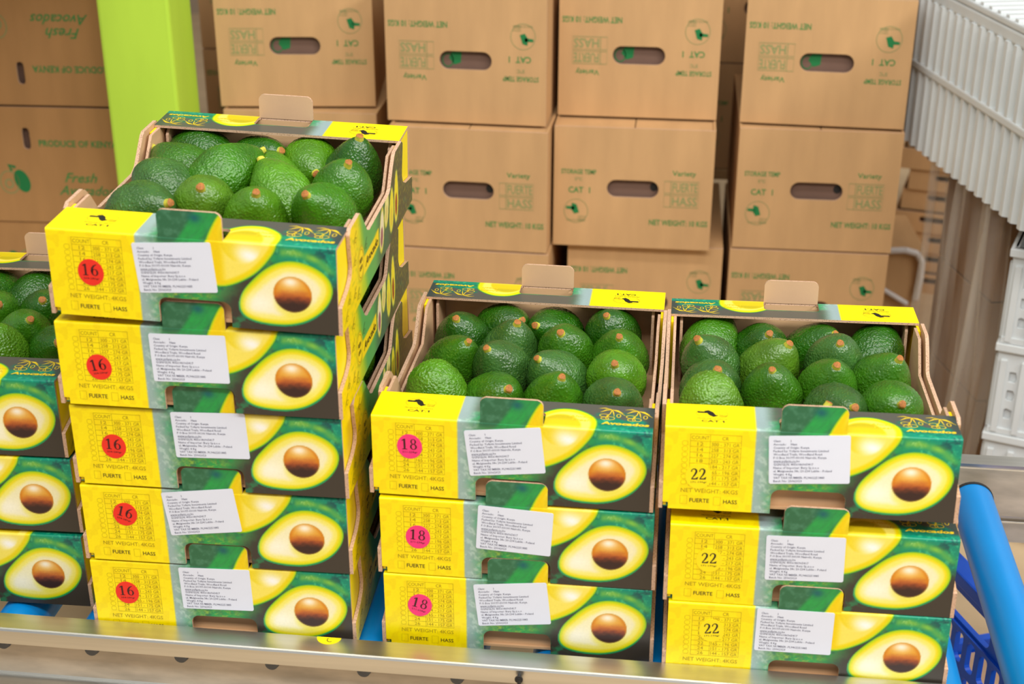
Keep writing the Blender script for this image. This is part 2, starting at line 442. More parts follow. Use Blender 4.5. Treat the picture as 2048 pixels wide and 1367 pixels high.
def paint_panel(u, s):
    mm = 1e-3; U, V = u/mm, s/mm
    c = np.zeros(u.shape+(3,)); c[...] = (66, 132, 74)
    f = fbm(U/9, V/9, 1); g = fbm(U/4+V/9, V/5, 5); g2 = fbm((U-V)/3.2, (U+V)/14, 9)
    # leaf-green mottling
    c = blend(c, (34, 150, 78), sm(.45, .7, f)); c = blend(c, (112, 168, 66), sm(.5, .75, g2)*sm(180, 110, U)*sm(55, 30, V)*.8)
    c = blend(c, (122, 172, 84), sm(.5, .72, g)*.55*sm(150, 130, U)*sm(90, 60, V))
    c = blend(c, (40, 104, 76), sm(.52, .75, fbm(U/6, V/6, 13))*.7)
    c = blend(c, (150, 184, 62), sm(.42, .66, fbm(U/5, V/2.2, 57))*np.exp(-((V-31)/7)**2)*sm(104, 116, U)*sm(178, 150, U)*.75)
    c = blend(c, (28, 158, 74), sm(.5, .7, fbm(U/2.2+V/8, V/7, 61))*sm(100, 125, U)*sm(200, 180, U)*.5)
    # grey fade beside the yellow block
    c = blend(c, (150, 176, 170), sm(122, 92, U+6*(f-.5)))
    c = blend(c, (190, 212, 202), sm(.5, .72, g)*sm(118, 96, U)*.6)
    # dark brown-grey behind the halves
    dk = sm(168, 200, U+.75*(40-V)*sm(60, 30, V)+10*(f-.5))*sm(66, 44, V-.30*(U-185)+8*(g-.5))
    dk = np.maximum(dk, sm(212, 240, U)*sm(24, 8, V))
    c = blend(c, (60, 54, 47), dk)
    c = blend(c, (44, 118, 76), sm(.5, .7, f)*sm(215, 190, U)*sm(30, 10, V)*sm(170, 180, U)*.9)
    # teal corner, upper right
    tl = sm(222, 246, U)*sm(44, 66, V)
    c = blend(c, (0, 138, 110), tl)
    c = blend(c, (12, 86, 84), tl*sm(.48, .7, f)*sm(250, 275, U)); c = blend(c, (70, 196, 140), tl*sm(.55, .75, g)*.7)
    # leafy light band above the lower half
    ba = np.hypot((U-243)/52, (V-42)/45)
    c = blend(c, (104, 176, 76), np.exp(-((ba-.97)/.10)**2)*sm(60, 72, V)*(.45+.9*f)*sm(232, 238, U))
    c = blend(c, (150, 206, 110), sm(.56, .72, g)*np.exp(-((U-245)/13)**2-((V-88)/5)**2))
    # ledge: dark rear strip, teal middle
    lg = sm(112, 118, V+6*(f-.5))
    le = sm(90, 120, U)
    c = blend(c, (84, 84, 76), lg*le)
    c = blend(c, (10, 122, 92), sm(.38, .62, fbm(U/11, V/7, 17))*sm(226, 238, U)*sm(282, 266, U)*sm(136, 122, V)*sm(95, 99, V))
    c = blend(c, (58, 70, 66), sm(276, 287, U)*sm(98, 106, V))
    c = blend(c, (150, 172, 172), sm(112, 94, U)*sm(94, 100, V))
    # tab picture: deep green, a leaf in a diagonal stroke
    tb = sm(112, 114, U)*sm(179.5, 178.5, U)*sm(84, 91, V)*sm(124, 121.5, V)
    t_ = (U-118)-.62*(V-92)
    tabc = np.zeros_like(c); tabc[...] = (44, 104, 70)
    tabc = blend(tabc, (66, 124, 92), sm(.45, .7, f)); tabc = blend(tabc, (34, 158, 72), sm(12, 18, t_)*sm(44, 36, t_)*(.45+.7*g2))
    tabc = blend(tabc, (10, 96, 96), np.exp(-((U-152)/6)**2-((V-116)/5)**2))
    c = c*(1-tb[..., None])+tabc*tb[..., None]
    # upper avocado half
    d = -sd_poly(u, s, AV1)/mm
    inn = sm(-.4, .4, d)
    a = np.zeros_like(c); a[...] = (248, 228, 96)
    a = blend(a, (238, 214, 0), sm(9, 5, d)); a = blend(a, (206, 218, 10), sm(4.6, 2.2, d)); a = blend(a, (98, 178, 44), sm(2.2, .9, d)); a = blend(a, (24, 122, 74), sm(.9, .1, d))
    cv = np.hypot((U-196)/21, (V-96)/25)                     # the hollow left by the stone
    a = blend(a, (222, 196, 20), sm(1.06, .92, cv)*sm(88, 100, V))
    a = blend(a, (196, 178, 24), sm(1.0, .86, cv)*sm(106, 114, V))
    a = blend(a, (240, 214, 30), sm(1.04, .94, cv)*sm(96, 88, V)*sm(200, 184, U))
    a = blend(a, (254, 250, 226), np.exp(-(((U-204)+.35*(V-80))/13)**2-((V-79)/9)**2)*1.15*sm(1.12, .95, cv))
    a = blend(a, (240, 206, 0), sm(182, 172, U)*sm(1.5, 5, d))
    c = c*(1-inn[..., None])+a*inn[..., None]
    # lower avocado half with stone
    d = -sd_poly(u, s, AV2)/mm
    inn = sm(-.4, .4, d); low = sm(46, 16, V)
    a = np.zeros_like(c); a[...] = (248, 240, 192)
    a = blend(a, (248, 236, 110), sm(15, 9, d+3*(f-.5))); a = blend(a, (240, 222, 30), sm(8.2, 5, d)); a = blend(a, (206, 218, 0), sm(5, 2.8, d)); a = blend(a, (150, 200, 24), sm(2.2, .8, d))
    a = blend(a, (18, 150, 92), sm(.9+2.0*low, .1+.9*low, d)*(.45+.55*low))
    a = blend(a, (255, 252, 232), np.exp(-((U-212)/16)**2-((V-29)/11)**2)*.8)
    a = blend(a, (240, 228, 60), sm(20.5+6*low, 18, np.hypot(U-245.5, V-38))*low*.7)
    pr = np.hypot((U-245.3)/19.4, (V-41)/19.4); pin = sm(1.02, .97, pr)
    p = np.zeros_like(c); p[...] = (226, 154, 40)
    w = (V-41)/19.4+.22*(fbm(U/5, V/3, 51)-.5)-.10*np.cos((U-245)/12)
    p = blend(p, (196, 104, 38), sm(.30, -.12, w)); p = blend(p, (140, 64, 36), sm(.0, -.36, w)); p = blend(p, (54, 32, 30), sm(-.22, -.66, w))
    p = blend(p, (214, 122, 18), sm(.74, .98, pr)*sm(-.35, .25, w)); p = blend(p, (246, 204, 120), np.exp(-((U-244)/12)**2-((V-52)/7.5)**2)*.8)
    p = blend(p, (255, 246, 226), np.exp(-((U-243.5)/7)**2-((V-54.5)/4.4)**2))
    p = blend(p, (206, 164, 40), sm(.90, 1.0, pr)*.5)
    a = a*(1-pin[..., None])+p*pin[..., None]
    c = c*(1-inn[..., None])+a*inn[..., None]
    # yellow block
    y = sm(90.4, 89.6, U)
    yc = np.zeros_like(c); yc[...] = (255, 230, 0)
    yc = blend(yc, (244, 212, 0), sm(.56, .66, vn(U/7, V/7, 21))*.5)
    c = c*(1-y[..., None])+yc*y[..., None]
    return nlin(np.clip(c, 0, 255))

def paint_side(y, z):
    mm = 1e-3; Y, Z = y/mm, z/mm
    f = fbm(Y/9, Z/9, 31); g = fbm(Y/3, Z/3, 35)
    c = np.zeros(y.shape+(3,)); c[...] = (250, 218, 0)
    c = blend(c, (170, 200, 40), sm(60, 105, Y+14*(f-.5))*.9)
    c = blend(c, (150, 168, 20), sm(.64, .72, g)*sm(110, 80, Y)*.6)
    c = blend(c, (82, 168, 84), sm(100, 128, Y+.3*Z))
    c = blend(c, (48, 104, 76), sm(150, 190, Y))
    c = blend(c, (60, 74, 52), sm(215, 250, Y+10*(f-.5)))
    c = blend(c, (150, 146, 44), sm(.60, .70, fbm(Y/2.2, Z/2.2, 41))*sm(252, 276, Y)*.8)
    c = blend(c, (34, 96, 74), sm(.58, .7, f)*sm(290, 320, Y)*.7)
    # seal and banner
    e = np.hypot((Y-86)/15, (Z-40)/19); c = blend(c, (252, 220, 10), sm(1.05, .95, e)); c = blend(c, (150, 140, 10), np.exp(-((e-.98)/.06)**2)*.8)
    b = sm(96, 98, Y)*sm(174, 172, Y)*sm(20, 21, Z-.03*(Y-100))*sm(41, 40, Z-.03*(Y-100))
    c = blend(c, (250, 218, 0), b)
    def half(c, cy_, cz, ry, rz, rot, flesh, stone):
        a, b_ = math.cos(rot), math.sin(rot); p, q = (Y-cy_)*a+(Z-cz)*b_, -(Y-cy_)*b_+(Z-cz)*a
        d = np.hypot(p/(ry*(1-.18*q/rz)), q/rz)
        c = blend(c, (60, 110, 60), sm(1.08, 1.0, d)); c = blend(c, (222, 214, 80), sm(1.0, .92, d)); c = blend(c, flesh, sm(.86, .7, d))
        d2 = np.hypot(p/(ry*.5), (q+rz*.3)/(rz*.42)); return blend(c, stone, sm(1.1, .9, d2))
    c = half(c, 190, 34, 12, 27, -.15, (238, 226, 190), (150, 90, 100))
    c = half(c, 217, 50, 11, 24, -.25, (240, 232, 150), (220, 196, 110))
    c = half(c, 243, 36, 12, 27, -.1, (240, 226, 40), (226, 200, 60))
    c = half(c, 270, 42, 12, 32, -.05, (246, 224, 30), (150, 66, 20))
    return nlin(np.clip(c, 0, 255))

# ------------------------------------------------------------------ the 4 kg carton: meshes shared by all copies
BW, BD, BH, LEDGE, BT = .290, .366, .093, .0545, .003
HS = .0968
R_ = .002
def panel_pt(u, s, off=0.0):
    s1 = BH-R_; arc = R_*pi/2
    if s <= s1: return (u, off, s)
    if s < s1+arc:
        t = (s-s1)/R_
        rr = R_-off
        return (u, R_-rr*math.cos(t), s1+rr*math.sin(t)) if rr > 0 else (u, off, BH-off)
    return (u, R_+s-s1-arc, BH-off)
S_END = BH-R_+R_*pi/2+LEDGE-R_
ink_pt = lambda u, s: panel_pt(u, s, -.00018)

def keep_panel(u, s):
    d = sd_rbox(u, s, .1085, -.06, .1825, .0275, .009)          # hand hole, open at the bottom
    d = np.minimum(d, sd_rbox(u, s, .1135, .0937, .1790, .1215, .005))   # where the tab was cut from the ledge
    d = np.minimum(d, sd_rbox(u, s, -.02, -.02, .0056, .0072, .0005))
    return d

def make_panel():
    mb = MB()
    board(mb, (0, BW, 0, S_END), keep_panel, .001, panel_pt, paint_panel, BT, M['print'], M['kraft'], M['edge'])
    k = 1e-3
    # size table
    u = [25.6, 45.2, 76.0]; top, hdr, bot = 85.4, 77.8, 27.6
    w = .32*k
    for x in u: line(mb, [(x*k, bot*k), (x*k, top*k)], w, M['ink_olive'], ink_pt)
    rows = [top]+[hdr-(hdr-bot)*i/8 for i in range(9)]
    for z in rows: line(mb, [(u[0]*k, z*k), (u[2]*k, z*k)], w, M['ink_olive'], ink_pt)
    text(mb, 'COUNT', 26.8*k, 79.6*k, 44.2*k, 83.6*k, M['ink_olive'], ink_pt)
    text(mb, 'CR', 57*k, 79.6*k, 63.5*k, 83.6*k, M['ink_olive'], ink_pt)
    cnt = ['12', '14', '16', '18', '20', '22', '24', '26']
    gr = ['300 - 371 GR', '258 - 313 GR', '227 - 274 GR', '203 - 243 GR', '184 - 217 GR', '165 - 196 GR', '151 - 175 GR', '144 - 157 GR']
    rh = (hdr-bot)/8
    for i in range(8):
        z = hdr-rh*(i+1)+1.2
        text(mb, cnt[i], 32.6*k, z*k, 38.6*k, (z+3.9)*k, M['ink_olive'], ink_pt)
        text(mb, gr[i], 46.6*k, z*k, 74.6*k, (z+3.9)*k, M['ink_olive'], ink_pt)
        line(mb, rrect(17.6*k, (z-.3)*k, 23.2*k, (z+4.7)*k, 2*k), .25*k, M['ink_olive'], ink_pt, True)
    text(mb, 'NET WEIGHT: 4KGS', 18*k, 19.6*k, 75.4*k, 24.2*k, M['ink_olive'], ink_pt)
    for x in (17.6, 51.4):
        line(mb, [(x*k, 6.2*k), ((x+7)*k, 6.2*k), ((x+7)*k, 15.6*k), (x*k, 15.6*k)], .3*k, M['ink_olive'], ink_pt, True)
    text(mb, 'FUERTE', 27.2*k, 8.4*k, 47*k, 13*k, M['ink_brown'], ink_pt, bold=.012)
    text(mb, 'HASS', 61.2*k, 8.4*k, 75.2*k, 13*k, M['ink_brown'], ink_pt, bold=.012)
    # ledge: grade mark, script and fruiting twigs
    L0 = 93.0
    text(mb, 'CAT.', 35.6*k, (L0+11.8)*k, 55.6*k, (L0+16.6)*k, M['ink_dark'], ink_pt, bold=.02)
    fill(mb, [(57.4*k, (L0+11.8)*k), (58.8*k, (L0+11.8)*k), (58.8*k, (L0+16.6)*k), (57.8*k, (L0+16.6)*k), (56.4*k, (L0+15.7)*k), (56.4*k, (L0+14.9)*k), (57.4*k, (L0+15.3)*k)], M['ink_dark'], ink_pt)
    text(mb, 'PRODUCE OF KENYA', 31.5*k, (L0+19.0)*k, 61.5*k, (L0+21.2)*k, M['ink_brown'], ink_pt)
    line(mb, ell(46.5*k, (L0+32)*k, 16*k, 10*k, 32, .15*pi-1.15, pi+.75), .28*k, M['ink_brown'], ink_pt)
    fill(mb, [(32*k, (L0+33)*k), (41*k, (L0+33)*k), (41*k, (L0+36.5)*k), (31.6*k, (L0+36.5)*k)], M['ink_dark'], ink_pt)
    fill(mb, [(38.5*k, (L0+38)*k), (43*k, (L0+40)*k), (47.5*k, (L0+36)*k), (50.5*k, (L0+28.5)*k), (53*k, (L0+28)*k), (48*k, (L0+24.5)*k), (44*k, (L0+28)*k), (41.5*k, (L0+33)*k)], M['ink_dark'], ink_pt)
    for zz in (24.2, 26.4, 28.6): text(mb, 'KENYA', 54*k, (L0+zz)*k, 62*k, (L0+zz+1.5)*k, M['ink_brown'], ink_pt)
    line(mb, [(50*k, (L0+28)*k), (57*k, (L0+33)*k), (61*k, (L0+34)*k)], .25*k, M['ink_brown'], ink_pt)
    text(mb, 'Avocados', 236.6*k, (L0+11.4)*k, 285.6*k, (L0+17.6)*k, M['ink_gold'], ink_pt, bold=.042, shear=.12)
    text(mb, 'Always', 203*k, (L0+21.8)*k, 228*k, (L0+27)*k, M['ink_gold'], ink_pt, bold=.02, shear=.15)
    text(mb, 'Fresh', 206*k, (L0+15.0)*k, 226*k, (L0+20)*k, M['ink_gold'], ink_pt, bold=.02, shear=.15)
    for ox in (0, 27.5):
        P = lambda x, y: ((232+ox+x)*k, (L0+20+y)*k)
        st = (14, 24)
        for e, wd in (((0, 25.5), 1.0), ((2, 17), 1.2), ((26, 17), 1.3), ((29, 11.5), .9), ((17, 9), .8)):
            m_ = ((st[0]+e[0])/2, (st[1]+e[1])/2+2.0)
            line(mb, [P(*st), P(*m_), P(*e)], [.7*k, 1.5*wd*k, .25*k], M['ink_gold'], ink_pt)
        line(mb, [P(14, 24), P(12.5, 15), P(9, 9)], .9*k, M['ink_gold'], ink_pt)
        for (x, y, rx, ry) in ((6.5, 10.5, 4.6, 3.2), (13, 5.0, 4.6, 3.4), (7.5, 4.2, 4.0, 2.8), (21.5, 11.5, 2.0, 3.6)):
            line(mb, [P(a, b) for a, b in ell(x, y, rx, ry, 16)], .75*k, M['ink_gold'], ink_pt, True)
    return mb

def make_tab():
    mb = MB()
    u0, u1, h = .1138, .1786, .0290
    kp = lambda u, s: -sd_rbox(u, s, u0, -.05, u1, h, .0075)
    pp = lambda u, s: paint_panel(u, s+.0935)
    board(mb, (u0, u1, 0, h), kp, .00102, lambda u, s, off: (u, .0004+off, s+BH-.0008), pp, .0028, M['print'], M['kraft_light'], M['edge'], .0016)
    return mb

SIDE = [(.0, 0), (.0, .030), (.014, .0335), (.030, .037), (.043, .044), (.047, .054), (.0425, .075), (.040, .090), (.046, .0955), (.084, .0955), (.091, .093),
        (.104, .079), (.118, .064), (.128, .060), (.230, .060), (.238, .063), (.252, .082), (.262, .092), (.268, .0955), (.304, .0955), (.311, .091), (.308, .075),
        (.304, .054), (.310, .044), (.326, .037), (.346, .0335), (BD, .030), (BD, 0)]
def make_side():
    mb = MB()
    kp = lambda y, z: -sd_poly(y, z, SIDE)
    board(mb, (0, BD, 0, .0955), kp, .0022, lambda y, z, off: (BW+.0042-off, y, z), paint_side, .0040, M['print'], M['kraft'], M['edge'])
    pt = lambda y, z: (BW+.0042+.0002, y, z)
    text(mb, 'Avocado', .106, .027, .168, .036, M['ink_brown'], pt, bold=.02, shear=.3)
    line(mb, ell(.086, .040, .0115, .0155, 24), .0005, M['ink_brown'], pt, True)
    text(mb, 'FRESH', .0795, .041, .0925, .0465, M['ink_brown'], pt, bold=.02)
    text(mb, 'KENYA', .0795, .033, .0925, .038, M['ink_brown'], pt, bold=.02)
    for (y, z) in ((.018, .012), (.03, .025), (.055, .02), (.062, .078), (.058, .055), (.07, .012), (.108, .052)):
        line(mb, [(y-.006, z-.004), (y, z+.001), (y+.007, z+.006)], .0008, M['ink_brown'], pt)
        line(mb, ell(y+.003, z-.003, .004, .0025, 10), .0005, M['ink_brown'], pt, True)
    return mb

def make_liner():
    """second brown layer folded inside the side wall"""
    mb = MB()
    P = [(.034, 0), (.034, .060), (.042, .090), (.082, .090), (.112, .056), (BD-.124, .056), (BD-.098, .090), (BD-.062, .090), (BD-.056, .060), (BD-.056, 0)]
    mb.prism([(y, z) for y, z in P], 'x', BW-.0068, BW-.0036, M['kraft'], M['edge'])
    return mb

def make_post():
    """inner corner board with its top corner cut off"""
    mb = MB()
    mb.prism([(BD-.052, .003), (BD-.0045, .003), (BD-.0045, .0885), (BD-.040, .0885), (BD-.050, .080)], 'x', BW-.0145, BW-.0112, M['kraft'], M['edge'])
    return mb

def make_flap():
    mb = MB(); mb.box(BW-.0034, BW-.0004, .0034, .072, .002, BH-.0035, M['yellow']); return mb
def make_footnotch():
    mb = MB(); mb.box(.0004, .012, .0036, .0052, .0005, .018, M['teal']); return mb
def make_base():
    mb = MB(); mb.box(.004, BW-.004, .0095, BD-.0095, .0003, .003, M['kraft']); return mb
def make_inner_front():
    """inner brown front board, seen through the hand hole"""
    mb = MB()
    mb.box(.020, .270, .0125, .0152, .0032, .084, M['kraft'])
    return mb

LABEL_TXT = [('Class:', '1'), ('Avocado:', 'Hass'), 'Country of Origin: Kenya', 'Packed by: Yofarm Investments Limited', 'Woodland Trails, Woodland Road',
             'P.O.Box 30197-00100 Nairobi, Kenya', 'www.yofarm.co.ke', 'GGN/GLN: 4056186965417', 'Name of Importer: Bury Sp.z.o.o',
             'ul. Melgiewska 38c 20-234 Lublin - Poland', 'Weight: 4 Kg', 'VAT TAX NUMBER: PL9462251885', 'Batch No: 25062023']
def make_label():
    """paper label, lower left corner of its own frame at its centre"""
    mb = MB(); w, h = .0797, .0533
    o = rrect(-w/2, -h/2, w/2, h/2, .002, 3); n = len(o)
    mb.add([(x, -.0005, z) for x, z in o], [tuple(range(n))], M['paper'])
    mb.add([(x, -.0005, z) for x, z in o]+[(x, -.0001, z) for x, z in o], [(i, n+i, n+(i+1) % n, (i+1) % n) for i in range(n)], M['paper'])
    pt = lambda u, s: (u, -.00062, s)
    for i, t in enumerate(LABEL_TXT):
        z = h/2-.0046-i*.00372
        if isinstance(t, tuple):
            text(mb, t[0], -w/2+.0045, z-.0021, None, z+.0003, M['ink_navy'], pt, bold=.012, res=1)
            text(mb, t[1], -w/2+.0215, z-.0021, None, z+.0003, M['ink_navy'], pt, bold=.018, res=1)
        else:
            desc = any(ch in t for ch in 'ypgq,'); v, f = glyphs(t, .012, 0, 1)
            hh = (v[:, 1].max()-v[:, 1].min())*.0034; b = v[:, 1].min()*.0034
            text(mb, t, -w/2+.0045, z-.0021+b, None, z-.0021+b+hh, M['ink_navy'], pt, bold=.012, res=1)
        if i == 6: line(mb, [(-w/2+.0045, z-.0026), (-w/2+.027, z-.0026)], .0003, M['ink_navy'], pt)
    return mb

def make_sticker(m, num, sub, ink):
    mb = MB(); o = ell(0, 0, .0132, .0143, 36); n = 36
    mb.add([(x, -.0005, z) for x, z in o], [tuple(range(n))], m)
    mb.add([(x, -.0005, z) for x, z in o]+[(x, -.0001, z) for x, z in o], [(i, n+i, n+(i+1) % n, (i+1) % n) for i in range(n)], m)
    pt = lambda u, s: (u, -.00062, s)
    w = .0080
    numeral(mb, num[0], -.0087 if num[0] == '1' else -.0078, -.0035, .0125, ink, pt)
    numeral(mb, num[1], .0004, -.0035, .0125, ink, pt)
    text(mb, sub, -.0078, -.0080, .0082, -.0055, ink, pt, bold=.01, res=1)
    return mb

M['ink_maroon'] = mat('dark_sticker_ink', lin(66, 14, 16), .5)
tpl = {}
def mesh_of(key, mb):
    o = mb.build(key); tpl[key] = o.data; bpy.data.objects.remove(o)
mesh_of('front_panel', make_panel()); mesh_of('front_tab', make_tab()); mesh_of('side_panel', make_side()); mesh_of('side_liner', make_liner())
mesh_of('corner_post', make_post()); mesh_of('side_flap', make_flap()); mesh_of('base_panel', make_base()); mesh_of('foot_flap', make_footnotch())
mesh_of('inner_front', make_inner_front()); mesh_of('paper_label', make_label())
mesh_of('sticker_16', make_sticker(M['sticker_red'], '16', '258-280gr', M['ink_maroon']))
mesh_of('sticker_18', make_sticker(M['sticker_pink'], '18', '211-238gr', M['ink_maroon']))
mesh_of('sticker_22', make_sticker(M['sticker_yellow'], '22', '171-190gr', M['ink_dark']))

def carton_mtx(x, y, a, tx, ty, z):
    ex = Vector((math.cos(a), math.sin(a), ty)).normalized(); ey = Vector((-math.sin(a), math.cos(a), tx))
    ez = ex.cross(ey).normalized(); ey = ez.cross(ex)
    m = Matrix(((ex.x, ey.x, ez.x), (ex.y, ey.y, ez.y), (ex.z, ey.z, ez.z))).to_4x4()
    m.translation = (x, y, z-ty*BW/2)
    return m

ROT = Matrix.Translation((BW, BD, 0)) @ Matrix.Rotation(pi, 4, 'Z')
MIR_Y = Matrix.Translation((0, BD, 0)) @ Matrix.Diagonal((1, -1, 1, 1))
def carton(mtx, label, group, sticker=None, spos=None, srot=0, lpos=None, lrot=0):
    t = thing('fruit_carton', label, 'carton', mtx, group)
    def part(name, key, m=None, lab=None):
        o = link(name, tpl[key], t)
        if m is not None: o.matrix_local = m
        if lab: o['label'] = lab
        return o
    part('front_panel', 'front_panel'); part('rear_panel', 'front_panel', ROT)
    part('front_tab', 'front_tab'); part('rear_tab', 'front_tab', ROT, 'plain brown inner face of the rear tab')
    for m in (Matrix(), ROT):
        part('side_panel', 'side_panel', m); part('side_liner', 'side_liner', m)
        part('side_flap', 'side_flap', m, 'plain yellow folded flap'); part('corner_post', 'corner_post', m)
        part('corner_post', 'corner_post', m @ MIR_Y); part('side_flap', 'side_flap', m @ MIR_Y, 'plain yellow folded flap')
    part('foot_flap', 'foot_flap', None, 'teal corner showing in the notch'); part('base_panel', 'base_panel'); part('inner_front', 'inner_front')
    if sticker:
        col = {'16': 'round red sticker printed 16', '18': 'round pink sticker printed 18', '22': 'round yellow sticker printed 22'}[sticker]
        part('count_sticker', 'sticker_'+sticker, Matrix.Translation((spos[0], 0, spos[1])) @ Matrix.Rotation(-srot, 4, 'Y'), col)
    if lpos:
        part('paper_label', 'paper_label', Matrix.Translation((lpos[0], 0, lpos[1])) @ Matrix.Rotation(-lrot, 4, 'Y'), 'white printed address label')
    return t

# ------------------------------------------------------------------ setting
def struct(name, mb):
    o = mb.build(name); o['kind'] = 'structure'; return o
FLOOR = -.405
mb = MB(); mb.box(-4, 5, -3, 5.2, FLOOR-.05, FLOOR, M['floor']); struct('floor', mb)
mb = MB(); mb.box(-4, 5, 5.0, 5.2, FLOOR, 3.6, M['wall']); struct('wall_back', mb)

# ------------------------------------------------------------------ roller conveyor
conv = thing('roller_conveyor', 'roller conveyor with blue rollers between two aluminium side rails under the fruit cartons', 'conveyor', Matrix.Translation((0, 0, 0)))
X0, X1 = -1.05, 1.30
def rail(name, yi, sgn, label=None):
    """channel open to the outside: flange, lip, web, foot"""
    mb = MB(); Y = lambda d: yi-sgn*d
    P = [(Y(0), .0145), (Y(.0262), .0145), (Y(.0280), .0138), (Y(.0292), .0118), (Y(.0293), -.0050), (Y(.0268), -.0050), (Y(.0268), .0115), (Y(.0028), .0115),
         (Y(.0028), -.068), (Y(.0240), -.068), (Y(.0240), -.071), (Y(0), -.071)]
    mb.prism([(a, b) for a, b in P], 'x', X0, X1, M['aluminium'])
    o = fixn(mb.build(name, conv))
    return o
near = rail('near_rail', -.0115, 1)
mb = MB(); mb.box(X0, X1, -.0115-.0042, -.0115-.0029, -.063, .0110, M['alu_dusty'])
mb.build('web_plate', near)['label'] = 'dusty outer face of the near rail'
far = rail('far_rail', .472, -1)
mb = MB()
mb.box(X0, X1, .4700, .4718, -.062, .0085, M['alu_dusty']); mb.build('web_plate', far)['label'] = 'dusty inner face of the far rail'
mb = MB()
sl = [(.60+.11*i) for i in range(5)]
kp = lambda u, s: np.min([sd_rbox(u, s, x-.020, -.0885, x+.020, -.0820, .0032) for x in sl], axis=0)
board(mb, (.50, 1.10, -.099, -.069), kp, .003, lambda u, s, off: (u, .4640+off, s), None, .003, M['alu_dusty'], M['alu_dusty'], M['alu_dusty'], .004)
mb.build('slotted_strip', far)['label'] = 'slotted strip below the far rail'
rx = [.704-.1042*i for i in range(17)]
mb = MB(); mb.cyl((0, .0010, 0), (0, .4440, 0), .0272, M['blue'], 40); ro = mb.build('roller', conv)
caps = []
mb = MB(); mb.cyl((0, .4440, 0), (0, .4490, 0), .0282, M['black'], 32); mb.cyl((0, .4485, 0), (0, .4705, 0), .006, M['bolt'], 12); caps.append(mb.build('end_cap', ro))
mb = MB(); mb.cyl((0, -.0035, 0), (0, .0010, 0), .0280, M['black'], 32); mb.cyl((0, -.0112, 0), (0, -.0030, 0), .006, M['bolt'], 12); caps.append(mb.build('end_cap', ro))
for c in caps: c['label'] = 'black roller end cap with axle'
bo = MB(); bo.cyl((0, -.0157, 0), (0, -.0205, 0), .0085, M['bolt'], 20, r1=.0072)
b0 = bo.build('axle_bolt', near)
for i, x in enumerate(rx):
    o = ro if i == 0 else ro.copy()
    if i: 
        C.objects.link(o)
        for c in caps: e = c.copy(); C.objects.link(e); e.parent = o
    o.parent = conv; o.location = (x, 0, -.0278)
    b = b0 if i == 0 else b0.copy()
    if i: C.objects.link(b)
    b.parent = near; b.location = (x, 0, -.0215)
# half-moon yellow sticker on the flange and a dark hook screw on the lip
mb = MB(); o_ = ell(0, 0, .0135, .0125, 20, pi, 2*pi); n = len(o_)
mb.add([(x, y, .0149) for x, y in o_]+[(x, y, .0146) for x, y in o_], [tuple(range(n))]+[(i, n+i, n+(i+1) % n, (i+1) % n) for i in range(n)], M['sticker_yellow'])
line(mb, ell(.002, -.0045, .0032, .0035, 10, .75*pi, 1.75*pi), .0009, M['ink_dark'], lambda u, s: (u, s, .0151))
text(mb, '..', -.004, -.003, -.002, -.0022, M['ink_dark'], lambda u, s: (u, s, .0151))
st = mb.build('round_sticker', near); st['label'] = 'yellow half-round sticker on the rail flange'; st.location = (-.064, -.0118, 0)
mb = MB(); mb.cyl((0, -.0300, .004), (0, -.0385, .003), .0022, M['black'], 10); mb.cyl((0, -.0375, .0035), (.0012, -.0375, -.012), .0020, M['black'], 10)
mb.cyl((0, -.036, .003), (0, -.0375, .003), .0045, M['black'], 12)
hk = mb.build('hook_screw', near); hk.location = (.150, -.010, .002); hk['label'] = 'small dark hook screw on the rail lip'
lg = MB()
lg.bbox(-.02, .02, -.012, .012, FLOOR+.0, -.071, M['aluminium'], .002)
l0 = lg.build('leg', conv); l0.location = (-.95, .008, 0)
for x, y in ((1.25, .008), (-.95, .46), (1.25, .46)):
    c = l0.copy(); C.objects.link(c); c.parent = conv; c.location = (x, y, 0)

